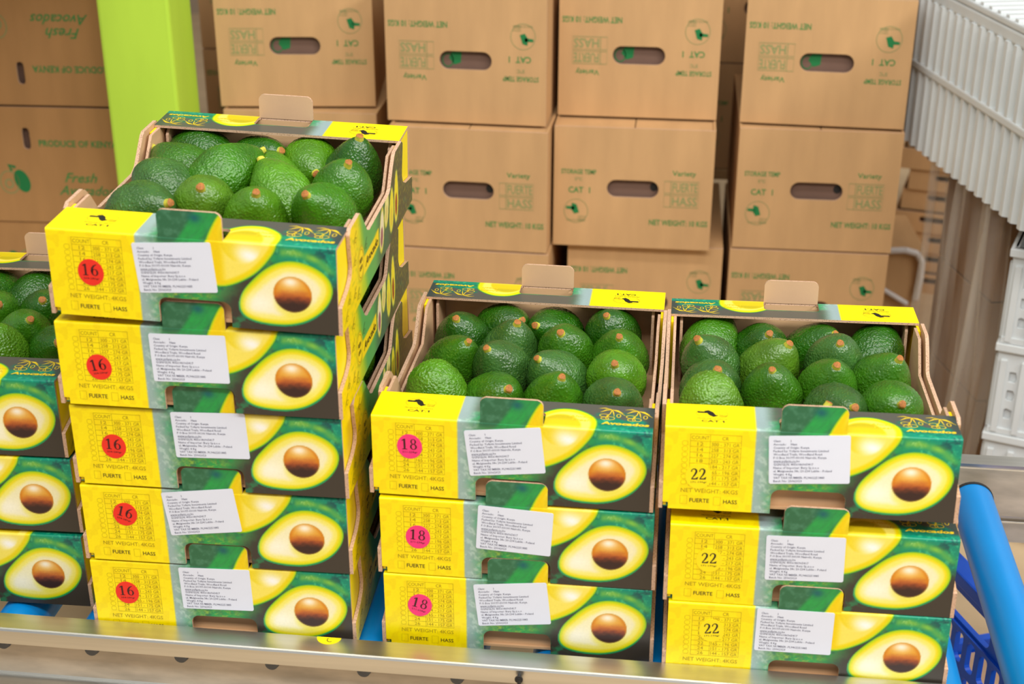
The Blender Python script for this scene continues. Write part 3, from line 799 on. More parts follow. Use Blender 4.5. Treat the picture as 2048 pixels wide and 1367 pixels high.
# ------------------------------------------------------------------ fruit cartons in their stacks
LV = lambda i, dz: HS*i+dz
BOXES = [
 ('B5', (-.3225, -.0205, -.0038, .043, -.0281, LV(4, .0022)), '16', (.0420, .0487), 0, (.1284, .0605), .080),
 ('B4', (-.3285, -.0160, .002, 0, -.0018, LV(3, -.0012)), '16', (.0419, .0441), .16, (.1383, .0594), .022),
 ('B3', (-.3276, -.0101, .0003, 0, .0051, LV(2, -.0016)), '16', (.0435, .0468), -.02, (.1499, .0661), .033),
 ('B2', (-.3286, -.0099, .0146, 0, .0018, LV(1, -.0013)), '16', (.0468, .0594), -.30, (.1322, .0674), .123),
 ('B1', (-.3293, -.0092, .0186, 0, .0040, LV(0, .0000)), '16', (.0381, .0530), .02, (.1400, .0641), .021),
 ('C3', (-.0112, .0083, -.0102, .0050, -.0032, LV(2, -.0030)), '18', (.0398, .0588), .02, (.1395, .0600), .117),
 ('C2', (-.0051, .0050, .001, 0, .0014, LV(1, -.0023)), '18', (.0404, .0473), -.06, (.1440, .0627), -.056),
 ('C1', (-.0035, .0037, .0077, 0, .0020, LV(0, .0002)), '18', (.0390, .0551), -.24, (.1403, .0640), .106),
 ('D3', (.2922, -.0041, .0013, -.0420, .0109, LV(2, .0105)), '22', (.0352, .0383), .05, (.1438, .0629), .059),
 ('D2', (.3020, -.0086, .0056, 0, .0032, LV(1, -.0026)), '22', (.0412, .0520), .03, (.1383, .0607), .032),
 ('D1', (.3045, -.0110, .0089, 0, .0035, LV(0, .0004)), '22', (.0464, .0602), .10, (.1320, .0654), -.003),
 ('A3', (-.6504, .0229, .0271, 0, .0023, LV(2, .0029)), '18', (.0398, .0550), 0, (.1400, .0620), .05),
 ('A2', (-.6456, .0227, .0283, 0, .0029, LV(1, .0036)), '18', (.0398, .0550), 0, (.1400, .0620), .02),
 ('A1', (-.6442, .0213, .022, 0, .0024, LV(0, .0030)), '18', (.0398, .0550), 0, (.1400, .0620), .04),
]
NUM = {'5': 'top', '4': 'second from top', '3': 'middle', '2': 'second from bottom', '1': 'bottom'}
N3 = {'3': 'top open', '2': 'middle', '1': 'bottom'}
MT = {}
for key, pose, stk, spos, srot, lpos, lrot in BOXES:
    MT[key] = carton_mtx(*pose)
    if key[0] == 'B': lab = f'yellow and green avocado carton with red 16 sticker, {NUM[key[1]]} of the tallest stack'; g = 'cartons in the stack of five'
    elif key[0] == 'C': lab = f'yellow and green avocado carton with pink 18 sticker, {N3[key[1]]} one of its stack'; g = 'cartons in the pink sticker stack'
    elif key[0] == 'D': lab = f'yellow and green avocado carton numbered 22, {N3[key[1]]} one of the rightmost stack'; g = 'cartons in the rightmost stack'
    else: lab = f'avocado carton cut by the left photo edge, {N3[key[1]]} one of the leftmost stack'; g = 'cartons in the leftmost stack'
    if key[0] == 'A': stk = None; lpos = None
    carton(MT[key], lab, g, stk, spos, srot, lpos, lrot)

# ------------------------------------------------------------------ avocados
def make_avocado(seed, neck, ratio):
    """unit mesh: widest radius 1, stem end towards +Z, length 2*ratio"""
    nu, nv = 150, 110; vs = []; rnd = random.Random(seed); off = Vector((rnd.random()*50, rnd.random()*50, rnd.random()*50))
    bend = (rnd.random()-.5)*.14
    for j in range(nv+1):
        t = j/nv; th = pi*(1-t); z = -math.cos(pi*t)             # -1 blossom .. 1 stem
        r = math.sin(pi*t)
        k = 1-neck*max(0, (z+.15)/1.15)**1.5
        r = (r**.92)*k
        for i in range(nu):
            a = 2*pi*i/nu
            p = Vector((r*math.cos(a)+bend*(1-z*z), r*math.sin(a), z*ratio))
            vs.append(p)
    out = []
    for p in vs:
        n = Vector((p.x, p.y, p.z/ratio**2)).normalized()
        q = p*(12.5-3.5*max(0, -p.z/ratio))+off
        dd = noise.voronoi(q)[0]
        peb = min(1, (dd[1]-dd[0])*1.8)
        lo = noise.noise(p*1.6+off)*.035
        out.append(p+n*(lo+(peb-.5)*.027*(1-.65*max(0, p.z/ratio))))
    fs = []
    for j in range(nv):
        for i in range(nu):
            a, b = j*nu+i, j*nu+(i+1) % nu
            fs.append((a, b, b+nu, a+nu))
    mb = MB(); mb.add(out, fs, M['skin'], True)
    return mb
AVM = []
for k, (neck, ratio) in enumerate(((.30, 1.36), (.44, 1.46), (.20, 1.30), (.38, 1.50), (.32, 1.40))):
    key = 'fruit_%d' % k; mesh_of(key, make_avocado(k+11, neck, ratio)); tpl[key].name = 'avocado'; AVM.append((tpl[key], ratio))
def make_stem(h):
    mb = MB(); n = 16
    prof = [(.0054, -.0035), (.0050, .0010), (.0044, h*.6), (.0043, h)]
    vs = []; 
    for r, z in prof:
        vs += [(r*(1+.12*math.sin(3*a+1))*math.cos(a), r*math.sin(a), z) for a in [2*pi*i/n for i in range(n)]]
    mb.add(vs, [(j*n+i, j*n+(i+1) % n, (j+1)*n+(i+1) % n, (j+1)*n+i) for j in range(len(prof)-1) for i in range(n)], M['stem_side'], True)
    top = vs[-n:]; inn = [(x*.7, y*.7, z+.0006) for x, y, z in top]
    mb.add(top+inn, [(i, (i+1) % n, n+(i+1) % n, n+i) for i in range(n)]+[tuple(range(n, 2*n))], M['stem_top'], True)
    return mb
mesh_of('stem_a', make_stem(.0042)); mesh_of('stem_b', make_stem(.0062))
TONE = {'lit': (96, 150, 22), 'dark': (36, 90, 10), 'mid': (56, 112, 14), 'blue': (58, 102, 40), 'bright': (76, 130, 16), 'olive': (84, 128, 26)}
nav = [0]
def avocado(mtx, rec, label, group, stem=True):
    x, y, z, ax, ay, az, r, tone = rec
    i = nav[0]; nav[0] += 1; rnd = random.Random(100+i)
    me, ratio = AVM[i % len(AVM)]
    q = Vector((ax, ay, az)).normalized()
    rot = q.to_track_quat('Z', 'X').to_matrix().to_4x4() @ Matrix.Rotation(rnd.random()*6.28, 4, 'Z')
    o = bpy.data.objects.new('avocado', me); C.objects.link(o)
    o.matrix_world = mtx @ Matrix.Translation((x, y, z)) @ rot @ Matrix.Scale(r, 4)
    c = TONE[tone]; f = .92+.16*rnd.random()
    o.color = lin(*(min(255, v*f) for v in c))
    tag(o, label, 'avocado', group)
    s = link('stem', tpl['stem_a' if i % 3 else 'stem_b'], o)
    s['label'] = 'brown cut stem with yellow-green collar'
    s.matrix_local = Matrix.Translation((0, 0, ratio*.985)) @ Matrix.Scale(1/r, 4) @ Matrix.Scale(.80+.22*rnd.random(), 4)
    return o

# --- AVTAB START
AV = {
 'B5': [
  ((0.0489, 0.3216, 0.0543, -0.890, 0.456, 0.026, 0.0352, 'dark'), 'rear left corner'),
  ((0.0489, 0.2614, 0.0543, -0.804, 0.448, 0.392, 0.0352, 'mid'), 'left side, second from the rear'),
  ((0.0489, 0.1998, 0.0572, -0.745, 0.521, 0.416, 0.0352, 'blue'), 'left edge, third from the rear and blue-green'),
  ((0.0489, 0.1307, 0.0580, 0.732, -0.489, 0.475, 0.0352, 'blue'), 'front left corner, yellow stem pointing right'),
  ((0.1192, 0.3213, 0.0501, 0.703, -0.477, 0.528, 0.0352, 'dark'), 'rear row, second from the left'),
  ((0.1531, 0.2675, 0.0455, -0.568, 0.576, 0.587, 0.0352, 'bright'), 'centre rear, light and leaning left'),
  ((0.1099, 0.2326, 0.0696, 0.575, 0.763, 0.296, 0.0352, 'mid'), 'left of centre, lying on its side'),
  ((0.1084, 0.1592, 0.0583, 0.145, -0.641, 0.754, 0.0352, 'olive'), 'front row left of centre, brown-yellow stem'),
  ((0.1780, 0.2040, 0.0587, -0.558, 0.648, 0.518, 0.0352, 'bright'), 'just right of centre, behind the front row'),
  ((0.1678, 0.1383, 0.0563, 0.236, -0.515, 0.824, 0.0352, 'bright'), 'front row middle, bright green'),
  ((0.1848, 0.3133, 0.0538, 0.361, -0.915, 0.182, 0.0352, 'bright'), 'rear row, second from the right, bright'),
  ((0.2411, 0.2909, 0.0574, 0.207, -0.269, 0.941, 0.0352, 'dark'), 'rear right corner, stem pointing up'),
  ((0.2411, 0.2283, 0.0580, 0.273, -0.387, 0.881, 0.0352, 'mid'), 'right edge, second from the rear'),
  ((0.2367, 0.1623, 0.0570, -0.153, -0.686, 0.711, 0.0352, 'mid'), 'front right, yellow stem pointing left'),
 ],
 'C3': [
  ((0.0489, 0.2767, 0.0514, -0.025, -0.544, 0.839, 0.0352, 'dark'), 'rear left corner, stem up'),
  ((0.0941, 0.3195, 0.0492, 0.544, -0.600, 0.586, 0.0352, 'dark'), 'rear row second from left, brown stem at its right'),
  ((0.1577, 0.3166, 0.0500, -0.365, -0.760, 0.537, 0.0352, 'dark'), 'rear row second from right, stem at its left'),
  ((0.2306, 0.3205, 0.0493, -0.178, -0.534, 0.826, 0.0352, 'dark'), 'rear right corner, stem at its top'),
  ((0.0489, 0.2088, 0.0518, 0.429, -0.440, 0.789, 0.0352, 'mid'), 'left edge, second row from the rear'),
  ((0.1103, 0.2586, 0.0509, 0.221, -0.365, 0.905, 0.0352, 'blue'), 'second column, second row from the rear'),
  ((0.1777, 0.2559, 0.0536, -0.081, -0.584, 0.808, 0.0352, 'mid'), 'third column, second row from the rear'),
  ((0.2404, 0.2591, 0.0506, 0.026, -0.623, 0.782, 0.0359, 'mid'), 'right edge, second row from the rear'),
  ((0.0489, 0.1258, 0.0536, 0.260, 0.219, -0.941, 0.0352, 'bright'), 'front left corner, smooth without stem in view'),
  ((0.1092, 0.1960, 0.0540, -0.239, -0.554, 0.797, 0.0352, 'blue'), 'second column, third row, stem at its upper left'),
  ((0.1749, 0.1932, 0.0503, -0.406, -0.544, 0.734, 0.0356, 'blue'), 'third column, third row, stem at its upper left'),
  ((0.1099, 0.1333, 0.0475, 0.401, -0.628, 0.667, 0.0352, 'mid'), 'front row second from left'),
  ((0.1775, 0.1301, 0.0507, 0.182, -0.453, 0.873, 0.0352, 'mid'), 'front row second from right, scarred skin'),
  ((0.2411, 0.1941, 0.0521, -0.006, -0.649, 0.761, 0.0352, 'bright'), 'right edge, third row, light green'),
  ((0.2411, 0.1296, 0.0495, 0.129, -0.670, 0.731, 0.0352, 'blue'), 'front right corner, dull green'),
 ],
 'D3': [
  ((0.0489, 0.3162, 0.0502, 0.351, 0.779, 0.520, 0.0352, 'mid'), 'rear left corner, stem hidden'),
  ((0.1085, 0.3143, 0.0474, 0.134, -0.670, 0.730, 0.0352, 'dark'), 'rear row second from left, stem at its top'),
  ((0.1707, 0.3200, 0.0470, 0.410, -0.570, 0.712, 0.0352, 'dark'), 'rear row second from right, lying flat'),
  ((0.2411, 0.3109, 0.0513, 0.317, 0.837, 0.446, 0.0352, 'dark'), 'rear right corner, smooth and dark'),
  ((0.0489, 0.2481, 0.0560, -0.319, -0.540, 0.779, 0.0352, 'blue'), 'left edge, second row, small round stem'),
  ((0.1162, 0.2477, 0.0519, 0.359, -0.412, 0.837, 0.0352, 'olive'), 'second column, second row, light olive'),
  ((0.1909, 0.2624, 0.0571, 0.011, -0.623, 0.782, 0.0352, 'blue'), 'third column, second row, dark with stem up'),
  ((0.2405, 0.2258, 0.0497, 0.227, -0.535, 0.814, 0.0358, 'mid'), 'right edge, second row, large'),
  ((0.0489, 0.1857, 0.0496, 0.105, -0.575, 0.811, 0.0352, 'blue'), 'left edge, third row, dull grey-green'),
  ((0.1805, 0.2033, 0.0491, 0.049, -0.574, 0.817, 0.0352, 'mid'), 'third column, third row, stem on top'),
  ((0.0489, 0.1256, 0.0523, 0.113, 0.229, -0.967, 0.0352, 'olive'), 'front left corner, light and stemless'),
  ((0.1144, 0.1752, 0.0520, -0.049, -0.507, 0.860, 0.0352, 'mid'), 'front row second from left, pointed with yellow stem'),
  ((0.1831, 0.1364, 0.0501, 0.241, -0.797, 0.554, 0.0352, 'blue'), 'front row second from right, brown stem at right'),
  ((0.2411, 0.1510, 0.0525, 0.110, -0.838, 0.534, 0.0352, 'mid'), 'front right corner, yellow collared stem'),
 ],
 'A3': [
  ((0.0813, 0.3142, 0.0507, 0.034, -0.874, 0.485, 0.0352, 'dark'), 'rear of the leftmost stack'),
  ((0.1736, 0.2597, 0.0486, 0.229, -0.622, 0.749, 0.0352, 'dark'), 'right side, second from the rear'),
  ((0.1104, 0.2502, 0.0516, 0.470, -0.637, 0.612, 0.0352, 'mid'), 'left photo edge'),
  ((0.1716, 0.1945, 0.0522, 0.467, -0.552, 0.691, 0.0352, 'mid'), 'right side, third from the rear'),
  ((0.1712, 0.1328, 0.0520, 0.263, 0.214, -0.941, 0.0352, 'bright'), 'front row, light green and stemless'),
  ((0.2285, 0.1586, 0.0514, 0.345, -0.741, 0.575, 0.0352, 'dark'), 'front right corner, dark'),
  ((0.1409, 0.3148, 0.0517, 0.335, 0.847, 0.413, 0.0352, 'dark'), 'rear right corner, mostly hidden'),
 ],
}
NMS = {'B5': "tallest stack's", 'C3': "pink stack's", 'D3': "rightmost stack's", 'A3': "leftmost stack's"}
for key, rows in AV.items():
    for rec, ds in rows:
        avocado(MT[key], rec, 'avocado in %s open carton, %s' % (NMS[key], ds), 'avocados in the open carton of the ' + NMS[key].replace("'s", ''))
# fruit seen through the side gaps of the closed cartons and through a hand hole
ORD = {'B4': 'second', 'B3': 'third', 'B2': 'fourth', 'B1': 'lowest'}
for key in ('B4', 'B3', 'B2', 'B1'):
    for i, (y, tone) in enumerate(((.105, 'bright'), (.176, 'lit'), (.246, 'bright'), (.317, 'lit'))):  # skins lightened in colour, standing in for light inside the gaps
        avocado(MT[key], (.2395, y, .0475, .15*(-1)**i, .2-.15*i, .9, .0335, tone),
                "avocado behind side gap of tallest stack's %s carton from top, %s from the front" % (ORD[key], ('first', 'second', 'third', 'last')[i]), 'avocados behind the side gaps')
avocado(MT['D3'], (.145, .058, .0475, .4, .2, .9, .0335, 'bright'), 'light green avocado seen through hand hole of the top carton numbered 22', 'avocados in the open carton of the rightmost stack')

# --- AVTAB END

# ------------------------------------------------------------------ brown 10 kg cartons behind
CW, CD, CH = .298, .40, .2345
def big_carton_meshes():
    mb = MB(); T = .004
    kp = lambda u, s: sd_rbox(u, s, .1005, .1003, .1975, .1342, .0168)
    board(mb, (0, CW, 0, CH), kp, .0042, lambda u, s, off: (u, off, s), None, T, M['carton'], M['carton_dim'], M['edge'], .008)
    k_ = lambda u, s: (u, -.0004, s)
    G, GP, GS = M['ink_green'], M['ink_green_pale'], M['ink_green_solid']
    text(mb, 'NET WEIGHT: 10 KGS', .182, .0470, .292, .0585, G, k_, bold=.02)
    for z, t in ((.0845, 'HASS'), (.1115, 'FUERTE')):
        line(mb, [(.208, z), (.272, z), (.272, z+.0235), (.208, z+.0235)], .0011, GP, k_, True)
        line(mb, [(.2205, z), (.2205, z+.0235)], .0011, GP, k_)
        text(mb, t, .2235, z+.003, .270, z+.0205, GP, k_, bold=.012)
    text(mb, 'Variety', .222, .143, .266, .156, G, k_, bold=.01)
    text(mb, 'CAT  1', .028, .106, .069, .118, G, k_, bold=.02)
    text(mb, '5\u00b0C', .040, .130, .054, .137, GP, k_, bold=.02)
    text(mb, 'STORAGE TEMP', .014, .1430, .080, .1525, G, k_, bold=.015)
    cx, cz = .043, .070
    line(mb, ell(cx, cz, .0225, .0235, 28), .0010, GP, k_, True)
    fill(mb, [(cx-.019, cz+.004), (cx-.003, cz+.002), (cx-.003, cz+.009), (cx-.019, cz+.009)], GS, k_)
    fill(mb, [(cx-.008, cz+.016), (cx+.001, cz+.013), (cx+.004, cz+.003), (cx+.006, cz-.003), (cx-.003, cz-.006), (cx-.009, cz+.003)], GS, k_)
    for i in range(3): text(mb, 'KENYA', cx+.004, cz-.012-.004*i, cx+.019, cz-.0095-.004*i, GP, k_, res=1)
    text(mb, 'PRODUCE OF KENYA', cx-.017, cz-.021, cx+.017, cz-.0165, GP, k_, res=1)
    front = mb
    mb = MB()
    # remaining walls of the carton and top / bottom flaps with a seam
    mb.box(0, T, T, CD, 0, CH, M['carton']); mb.box(CW-T, CW, T, CD, 0, CH, M['carton'])
    mb.box(T, CW-T, CD-T, CD, 0, CH, M['carton'])
    shell = mb
    mb = MB(); mb.box(T, CW/2-.001, T, CD-T, CH-.0075, CH-.0025, M['carton']); mb.box(CW/2+.001, CW-T, T, CD-T, CH-.0075, CH-.0025, M['carton']); lid = mb
    mb = MB(); mb.box(T, CW-T, T, CD-T, .0005, .004, M['carton'])
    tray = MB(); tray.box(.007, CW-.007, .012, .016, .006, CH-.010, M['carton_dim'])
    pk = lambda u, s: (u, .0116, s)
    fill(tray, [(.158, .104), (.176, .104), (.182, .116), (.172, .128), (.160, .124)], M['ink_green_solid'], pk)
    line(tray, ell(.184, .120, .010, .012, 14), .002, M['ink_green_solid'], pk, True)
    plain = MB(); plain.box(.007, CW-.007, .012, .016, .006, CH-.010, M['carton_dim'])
    fill(plain, ell(.1885, .119, .0075, .0085, 16), M['black'], pk)  # flat black disc painted for the darkness of a small hole
    return front, shell, lid, mb, tray, plain
fr, sh, li, bt, tr, pl = big_carton_meshes()
mesh_of('carton_front', fr); mesh_of('carton_shell', sh); mesh_of('carton_lid', li); mesh_of('carton_bottom', bt); mesh_of('carton_tray', tr); mesh_of('plain_tray', pl)
def big_carton(x, y, z, yaw, inverted, label, group, w=None):
    m = Matrix.Translation((x, y, z)) @ Matrix.Rotation(yaw, 4, 'Z')
    if w: m = m @ Matrix.Diagonal((w/CW, 1, 1, 1))
    if inverted: m = m @ Matrix.Translation((CW, 0, CH)) @ Matrix.Rotation(pi, 4, 'Y')
    t = thing('shipping_carton', label, 'carton', m, group)
    for n, k in (('front_panel', 'carton_front'), ('carton_shell', 'carton_shell'), ('lid_flap', 'carton_lid'), ('bottom_flap', 'carton_bottom'), ('inner_tray', 'carton_tray' if inverted else 'plain_tray')):
        link(n, tpl[k], t)
    return t
Z1, Z2, Z3 = .219, -.0185, -.256
G_ = 'brown shipping cartons with end hand holes'
big_carton(-.5928, 1.3543, Z1, .12, True, 'brown shipping carton printed upside down, in the top row beside the lime post', G_)
big_carton(-.2553, 1.3028, Z1, -.0283, True, 'brown shipping carton printed upside down, second along the top row from the lime post', G_)
big_carton(.0575, 1.3760, Z1, .0016, True, 'brown shipping carton printed upside down, third along the top row from the lime post', G_)
big_carton(.3990, 1.3700, Z1, -.045, True, 'brown shipping carton printed upside down, in the top row beside the white ribbed crate', G_)
big_carton(-.5850, 1.3400, Z2, .02, False, 'brown shipping carton mostly hidden behind the open top carton of the tallest stack', G_)
big_carton(-.2480, 1.2700, Z2, -.03, False, 'brown shipping carton printed upright, partly hidden behind the tallest stack', G_)
big_carton(.0575, 1.3110, Z2, .0067, False, 'brown shipping carton printed upright, middle row, above the pink sticker stack', G_)
big_carton(.3995, 1.3395, Z2, .0084, False, 'brown shipping carton printed upright, middle row, above the rightmost stack', G_)
big_carton(-.5900, 1.3300, Z3, .02, True, 'brown shipping carton in the lowest row, hidden behind the tallest stack', G_)
big_carton(-.2440, 1.2650, Z3, -.02, True, 'brown shipping carton seen above the rear tab of the pink sticker stack', G_)
big_carton(.0850, 1.3300, Z3, .01, True, 'brown shipping carton in the lowest row, right of the pink stack\'s rear tab', G_)
big_carton(.3960, 1.3350, Z3, .01, True, 'brown shipping carton in the lowest row, behind the rear tab of the rightmost stack', G_)

M['carton_darkened'] = mat('darkened_brown_carton_board', lin(178, 134, 86), .78, spec=.22, var=.07, scale=9, bump=.06, bscale=160, stretch=(3, 1, .6))  # darker board colour that also carries the shade on the left pile
def long_carton_meshes():
    """long side of the carton; the two faces carry the print at opposite ends"""
    W = .40; T = .004; fronts = []
    k_ = lambda u, s: (u, -.0004, s); G, GS, GP = M['ink_green'], M['ink_green_solid'], M['ink_green_pale']
    for px, fx, ax, cx in ((.224, .266, .252, .166), (.020, .075, .056, .246)):
        mb = MB(); kp = lambda u, s: sd_rbox(u, s, .1925, .1500, .2075, .1940, .0072)
        board(mb, (0, W, 0, CH), kp, .005, lambda u, s, off: (u, off, s), None, T, M['carton_darkened'], M['carton_dim'], M['edge'], .01)
        text(mb, 'PRODUCE OF KENYA', px, .1565, px+.156, .1700, G, k_, bold=.025)
        text(mb, 'Fresh', fx, .084, fx+.066, .104, G, k_, bold=.012, shear=.4)
        text(mb, 'Avocados', ax, .058, ax+.112, .078, G, k_, bold=.012, shear=.4)
        cz = .085
        fill(mb, ell(cx+.014, cz, .015, .024, 20, rot=.3), GS, k_)
        line(mb, ell(cx-.012, cz-.003, .019, .023, 20), .0022, GP, k_, True); ring(mb, cx-.013, cz-.006, .009, .010, .006, .007, GP, k_)
        line(mb, [(cx-.004, cz+.021), (cx-.010, cz+.032), (cx+.004, cz+.028)], .006, GS, k_)
        mb.box(0, T, T, .30, 0, CH, M['carton_darkened']); mb.box(W-T, W, T, .30, 0, CH, M['carton_darkened']); mb.box(T, W-T, .30-T, .30, 0, CH, M['carton_darkened'])
        fronts.append(mb)
    lid = MB(); lid.box(T, W-T, T, .30-T, CH-.0075, CH-.0025, M['carton_darkened'])
    bot = MB(); bot.box(T, W-T, T, .30-T, .0005, .004, M['carton_darkened'])
    tray = MB(); tray.box(.007, W-.007, .012, .016, .006, CH-.01, M['carton_dim'])
    return fronts, lid, bot, tray
a_, b_, c_, d_ = long_carton_meshes()
mesh_of('long_front_a', a_[0]); mesh_of('long_front_b', a_[1]); mesh_of('long_lid', b_); mesh_of('long_bottom', c_); mesh_of('long_tray', d_)
def long_carton(x, y, z, yaw, inverted, label):
    m = Matrix.Translation((x, y, z)) @ Matrix.Rotation(yaw, 4, 'Z')
    if inverted: m = m @ Matrix.Translation((.40, 0, CH)) @ Matrix.Rotation(pi, 4, 'Y')
    t = thing('shipping_carton', label, 'carton', m, 'brown shipping cartons left of the lime post')
    for n, k in (('carton_shell', 'long_front_b' if inverted else 'long_front_a'), ('lid_flap', 'long_lid'), ('bottom_flap', 'long_bottom'), ('inner_tray', 'long_tray')): link(n, tpl[k], t)
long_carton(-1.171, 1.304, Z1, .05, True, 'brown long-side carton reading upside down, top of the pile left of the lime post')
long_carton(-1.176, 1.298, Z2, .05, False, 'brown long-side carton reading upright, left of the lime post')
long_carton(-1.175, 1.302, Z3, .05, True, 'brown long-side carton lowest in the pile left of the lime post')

def pallet(x0, x1, y0, y1, top, label):
    t = thing('wooden_pallet', label, 'pallet', Matrix.Translation((x0, y0, FLOOR)))
    W, D, H = x1-x0, y1-y0, top-FLOOR
    n = 6
    for i in range(n):
        mb = MB(); a = (D-.09)*i/(n-1); mb.box(0, W, a, a+.09, H-.02, H, M['wood']); mb.build('deck_board', t)
    for i in range(3):
        mb = MB(); a = (W-.09)*i/2; mb.box(a, a+.09, 0, D, 0, H-.0205, M['wood']); mb.build('bearer', t)
pallet(-.62, .72, 1.24, 1.80, Z3-.001, 'wooden pallet under the brown shipping cartons, hidden behind the fruit cartons')
pallet(-1.22, -.775, 1.28, 1.66, Z3-.001, 'wooden pallet under the left pile of brown cartons, hidden behind the fruit cartons')

# lime post
mb = MB(); mb.bbox(-.767, -.632, 1.225, 1.345, FLOOR+.012, 1.3, M['lime'], .006)
pst = thing('storage_rack', 'lime green painted rack upright between the brown carton piles', 'rack', Matrix())
mb.build('upright', pst)
mb = MB(); mb.bbox(-.771, -.626, 1.220, 1.350, FLOOR, FLOOR+.012, M['lime'], .003); mb.build('base_plate', pst)
mb = MB(); mb.bbox(-2.2, -.7675, 1.18, 1.22, .60, .70, M['lime'], .004); mb.build('shade_shelf_beam', pst)  # unseen shelf, beam and boards, added to shade the left carton pile
for i in range(9):
    mb = MB(); mb.box(-2.2, -.775, .62+.115*i, .62+.115*i+.105, .702, .724, M['wood']); mb.build('shade_shelf_board', pst)

# second row of cartons behind, seen through the gaps
for i, x in enumerate((-.78, -.40, -.03, .31)):
    for z, nm in ((Z1, 'upper'), (Z2, 'lower')):
        big_carton(x, 1.815+.012*(i % 2), z, .01*(i-1), i % 2 == 0, 'plain brown carton, second row, %s level, behind the gap %s' % (nm, ('by the lime post', 'right of the first column', 'right of the second column', 'right of the third column')[i]), 'cartons of the second row')
pallet(-.80, .62, 1.815, 2.22, Z2-.002, 'tall wooden pallet under the second row of brown cartons, hidden')

# ------------------------------------------------------------------ right side: ribbed crate, wrapped cartons, white crates, far trays
def frame(o, ex, z):
    ex = Vector((ex[0], ex[1], 0)).normalized(); ey = Vector((-ex.y, ex.x, 0))
    m = Matrix(((ex.x, ey.x, 0), (ex.y, ey.y, 0), (0, 0, 1))).to_4x4(); m.translation = (o[0], o[1], z); return m
# local +x runs towards the camera along the ribbed face, +y is the inside of the crate
RB = frame((.7202, 1.45), (.1222, -.483), .177)
t = thing('ribbed_crate', 'white ribbed plastic crate on top of the wrapped cartons, upper right corner', 'crate', RB)
mb = MB(); LN, HT, P = .60, .288, .0330
prof = []
n = int((LN+.045)/P)
for i in range(n):
    x = -.045+i*P
    prof += [(x, .0), (x+P*.18, -.008), (x+P*.50, -.008), (x+P*.68, 0), (x+P*.84, .002)]
for (z0, z1) in ((-.004, .140), (.150, HT-.02)):
    k = len(prof)
    mb.add([(a, b, z0) for a, b in prof]+[(a, b, z1) for a, b in prof]+[(a, .010, z0) for a, b in prof]+[(a, .010, z1) for a, b in prof],
           [(i, i+1, k+i+1, k+i) for i in range(k-1)]+[(2*k+i, i, i+1, 2*k+i+1)[::-1] for i in range(k-1)]+[(k+i, 3*k+i, 3*k+i+1, k+i+1)[::-1] for i in range(k-1)], M['white_plastic'])
mb.box(-.045, LN, .0021, .012, 0, HT, M['white_plastic'])
mb.build('ribbed_wall', t)
mb = MB(); mb.bbox(-.045, LN, -.010, .014, .138, .152, M['white_plastic'], .003); mb.build('middle_band', t)
mb = MB(); mb.bbox(-.050, LN+.003, -.004, .020, HT-.022, HT, M['white_plastic'], .004)
mb.bbox(-.050, -.02, .020, .40, HT-.022, HT, M['white_plastic'], .004); mb.bbox(LN-.03, LN+.003, .020, .40, HT-.022, HT, M['white_plastic'], .004); mb.bbox(-.050, LN+.003, .39, .42, HT-.022, HT, M['white_plastic'], .004)
mb.build('rim', t)
mb = MB(); mb.box(-.045, -.035, .012, .40, 0, HT-.02, M['white_plastic']); mb.box(LN-.01, LN, .012, .40, 0, HT-.02, M['white_plastic']); mb.box(-.035, LN-.01, .395, .405, 0, HT-.02, M['white_plastic']); mb.build('plain_wall', t)
mb = MB(); mb.box(-.03, LN-.012, .014, .394, 0, .006, M['white_plastic']); mb.build('crate_floor', t)
mb = MB(); mb.bbox(-.048, LN, -.004, .418, HT+.0005, HT+.012, M['white_plastic'], .003); ld = mb.build('lid', t)
for i in range(19):
    mb = MB(); mb.bbox(-.03+i*.033, -.018+i*.033, .0, .41, HT+.012, HT+.017, M['white_plastic'], .001); mb.build('lid_rib', ld)

# brown cartons wrapped in film below it
H3 = (.174-FLOOR)/3
for i in range(3):
    m = RB @ Matrix.Translation((.115, .040, FLOOR-.177+i*H3))
    t = thing('wrapped_carton', ('brown carton at the floor under the stretch film on the right', 'brown carton in the middle of the film-wrapped pile on the right', 'brown carton directly under the white ribbed crate, behind stretch film')[i], 'carton', m, 'film-wrapped brown cartons')
    mb = MB(); mb.bbox(0, .235, 0, .34, .001, H3-.002, M['carton_wrap'], .003); mb.build('carton_shell', t)
    mb = MB(); mb.box(.0, .235, .145, .195, H3-.002, H3-.0012, M['strap']); mb.box(-.0006, -.0001, .145, .195, H3-.06, H3-.002, M['strap']); mb.build('tape_strip', t)
rs = np.random.RandomState(5)
mb = MB(); nx, nz = 60, 24
ph = rs.rand(5)*6
vs = []
for j in range(nz+1):
    for i in range(nx+1):
        u = i/nx; w = j/nz; x = .085+.335*u
        y = .012+.010*math.sin(19*u+ph[0]+2*w)+.007*math.sin(43*u+ph[1]-3*w)+.004*math.sin(77*u+ph[2])
        vs.append((x+.012*math.sin(6*w+ph[3])*w, y, -.006-.560*w))
fs = [(j*(nx+1)+i, j*(nx+1)+i+1, (j+1)*(nx+1)+i+1, (j+1)*(nx+1)+i) for j in range(nz) for i in range(nx)]
mb.add(vs, fs, M['film'], True)
o = mb.build('stretch_film'); o.matrix_world = RB; tag(o, 'clear crinkled stretch film hanging below the white ribbed crate', 'film')

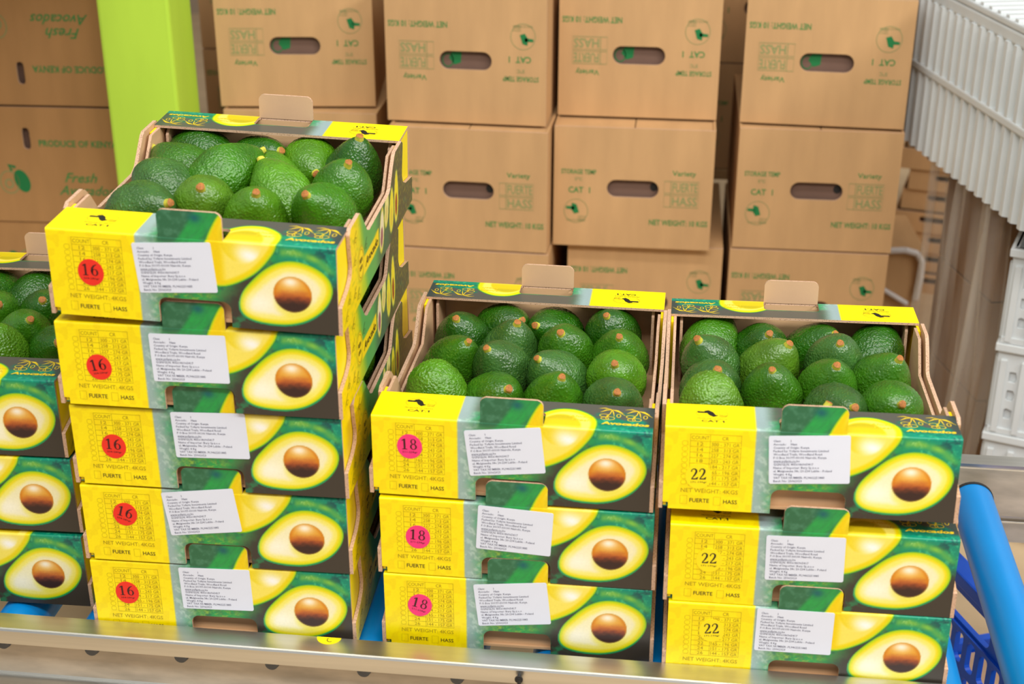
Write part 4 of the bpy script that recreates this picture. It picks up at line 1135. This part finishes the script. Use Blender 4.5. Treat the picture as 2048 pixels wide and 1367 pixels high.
# white lattice crates standing in front of the wrapped pile
WC = frame((.838, .985), (math.cos(-.33), math.sin(-.33)), 0)
def lattice_crate(z0, label):
    t = thing('lattice_crate', label, 'crate', WC @ Matrix.Translation((0, 0, z0)), 'white lattice crates on the right')
    W, D, H = .40, .14, .1665
    mb = MB()
    holes = [(x, z) for x in np.arange(.022, .38, .034) for z in (.028, .062, .096)]
    kp = lambda u, s: np.min([sd_rbox(u, s, x, z, x+.013, z+.020, .001) for x, z in holes], axis=0)
    board(mb, (0, W, 0, H), kp, .0065, lambda u, s, off: (u, off, s), None, .004, M['white_plastic'], M['white_plastic'], M['white_plastic'], .0075)
    for x in np.arange(.006, .40, .034): mb.box(x, x+.010, -.006, .0, .004, H-.03, M['white_plastic'])
    mb.box(0, W, -.004, 0, .0, .010, M['white_plastic'])
    mb.box(.005, W-.005, .0055, .0085, .004, H-.01, M['white_plastic'])
    mb.build('front_wall', t)
    mb = MB(); mb.box(0, .004, .004, D, 0, H, M['white_plastic']); mb.box(W-.004, W, .004, D, 0, H, M['white_plastic']); mb.box(.004, W-.004, D-.004, D, 0, H, M['white_plastic'])
    for y in np.arange(.012, D-.02, .034): mb.box(-.005, 0, y, y+.010, .004, H-.03, M['white_plastic'])
    mb.build('side_wall', t)
    mb = MB(); mb.bbox(-.006, W+.006, -.007, .006, H-.014, H, M['white_plastic'], .002); mb.bbox(-.006, .006, .006, D, H-.014, H, M['white_plastic'], .002); mb.build('rim', t)
    mb = MB(); mb.box(.004, W-.004, .004, D-.004, .0, .004, M['white_plastic']); mb.build('crate_floor', t)
for i, l in enumerate(('white lattice crate lowest in the stack behind the far rail', 'white lattice crate in the middle of the stack at the right edge', 'white lattice crate topmost of its stack, below the ribbed crate')):
    lattice_crate(-.366+.1675*i, l)
t = thing('crate_dolly', 'flat white dolly under the white lattice crates', 'dolly', WC @ Matrix.Translation((0, 0, FLOOR)))
mb = MB(); mb.bbox(0, .40, 0, .14, .012, .038, M['white_plastic'], .003); mb.build('deck', t)
for x, y in ((.03, .03), (.37, .03), (.03, .11), (.37, .11)):
    mb = MB(); mb.cyl((x-.01, y, .0115), (x+.01, y, .0115), .0115, M['black'], 14); mb.build('wheel', t)

# far behind: pile of slotted trays and a strapped carton
TR = frame((.815, 2.12), (1, -.25), FLOOR)
for i in range(8):
    t = thing('slotted_tray', ('lowest', 'second lowest', 'third', 'fourth', 'fifth', 'sixth', 'second highest', 'topmost')[i]+' tan slotted tray of the far pile between cartons and film', 'tray', TR @ Matrix.Translation((.012*((i*7) % 3), .006*((i*5) % 3), .052*i)), 'slotted trays in the far pile')
    mb = MB()
    kp = lambda u, s: sd_rbox(u, s, .06, .026, .125, .040, .005)
    board(mb, (0, .34, 0, .050), kp, .005, lambda u, s, off: (u, off, s), None, .004, M['carton'], M['carton_dim'], M['edge'], .01)
    mb.build('front_panel', t)
    mb = MB(); mb.box(0, .004, .004, .30, 0, .050, M['carton']); mb.box(.336, .34, .004, .30, 0, .050, M['carton']); mb.box(.004, .336, .296, .30, 0, .050, M['carton']); mb.box(.004, .336, .004, .296, 0, .004, M['carton'])
    mb.build('tray_shell', t)
t = thing('strapped_carton', 'brown carton with loose white strap on the floor right of the stacked shipping cartons', 'carton', frame((.705, 1.84), (1, .06), FLOOR))
mb = MB(); mb.bbox(0, .148, 0, .24, .001, .205, M['carton'], .003); mb.build('carton_shell', t)
mb = MB()
pth = [(-.005, -.004, .196), (.05, -.006, .204), (.10, -.006, .207), (.128, -.007, .200), (.140, -.008, .180), (.141, -.008, .14), (.136, -.008, .09)]
for a, b in zip(pth[:-1], pth[1:]): mb.cyl(a, b, .0075, M['strap'], 10)
pth = [(-.005, -.006, .150), (.055, -.008, .115), (.118, -.009, .078)]
for a, b in zip(pth[:-1], pth[1:]): mb.cyl(a, b, .0060, M['strap'], 10)
mb.build('strap', t)

# blue crate standing below the rollers, with a few fruits
d_ = Vector((.37, -.93, 0)).normalized(); o_ = Vector((.701, .457, 0))-d_*.13
BC = frame((o_.x, o_.y), (d_.x, d_.y), FLOOR)
t = thing('vented_crate', 'dark blue vented plastic crate under the conveyor, seen beside the blue roller', 'crate', BC)
CHt = -.13-FLOOR; CL, CWd = .58, .27
def vent_wall(L):
    mb = MB(); hl = [sdb for sdb in []]
    xs = np.arange(.030, L-.03, .030)
    rows = [(CHt-.145, CHt-.098), (CHt-.205, CHt-.158), (.02, .06)]
    rect = [(x, a, x+.019, b, .006) for x in xs for a, b in rows]
    rect += [(L*.5-.30*L+.0, CHt-.082, L*.5-.30*L+.11, CHt-.042, .010), (L*.5+.30*L-.11, CHt-.082, L*.5+.30*L, CHt-.042, .010)]
    kp = lambda u, s: np.min([sd_rbox(u, s, *r) for r in rect], axis=0)
    board(mb, (0, L, 0, CHt-.004), kp, .0050, lambda u, s, off: (u, off, s), None, .008, M['crate_blue'], M['crate_blue'], M['crate_blue'], .006)
    mb.bbox(-.004, L+.004, -.016, .014, CHt-.018, CHt, M['crate_blue'], .003)
    mb.box(0, L, -.005, 0, CHt-.092, CHt-.086, M['crate_blue'])
    return mb
vent_wall(CL).build('vented_wall', t)
o = vent_wall(CL).build('vented_wall', t); o.matrix_local = Matrix.Translation((CL, CWd, 0)) @ Matrix.Rotation(pi, 4, 'Z')
mb = MB(); mb.bbox(-.004, .010, .009, CWd-.009, .002, .030, M['crate_blue'], .002); mb.build('low_end_wall', t)
o = vent_wall(CWd-.018).build('vented_wall', t); o.matrix_local = Matrix.Translation((CL, .009, 0)) @ Matrix.Rotation(pi/2, 4, 'Z')
mb = MB(); mb.box(.010, CL-.010, .010, CWd-.010, .002, .008, M['crate_blue']); mb.build('crate_floor', t)
mb = MB(); mb.box(.014, CL-.014, CWd-.018, CWd-.014, .010, CHt-.002, M['white_plastic']); mb.build('sheet_liner', t)['label'] = 'pale sheet lining the far wall of the crate'
mb = MB(); mb.box(.014, CL-.014, .016, CWd-.02, .009, .012, M['kraft_light']); mb.build('board_liner', t)['label'] = 'brown board lining the crate floor'
for i, (x, y, z, tone) in enumerate(((.30, .055, .048, 'mid'), (.372, .050, .048, 'bright'), (.447, .055, .048, 'dark'), (.522, .052, .048, 'mid'),
                                     (.335, .130, .048, 'dark'), (.41, .125, .048, 'mid'), (.49, .125, .048, 'bright'))):
    avocado(BC, (x, y, z, .3*(-1)**i, .3, .9, .0335, tone), 'avocado in the blue vented crate, '+('near side, farthest', 'near side, second', 'near side, third', 'near side, closest', 'far side, farthest', 'far side, middle', 'far side, closest')[i], 'avocados in the blue crate')
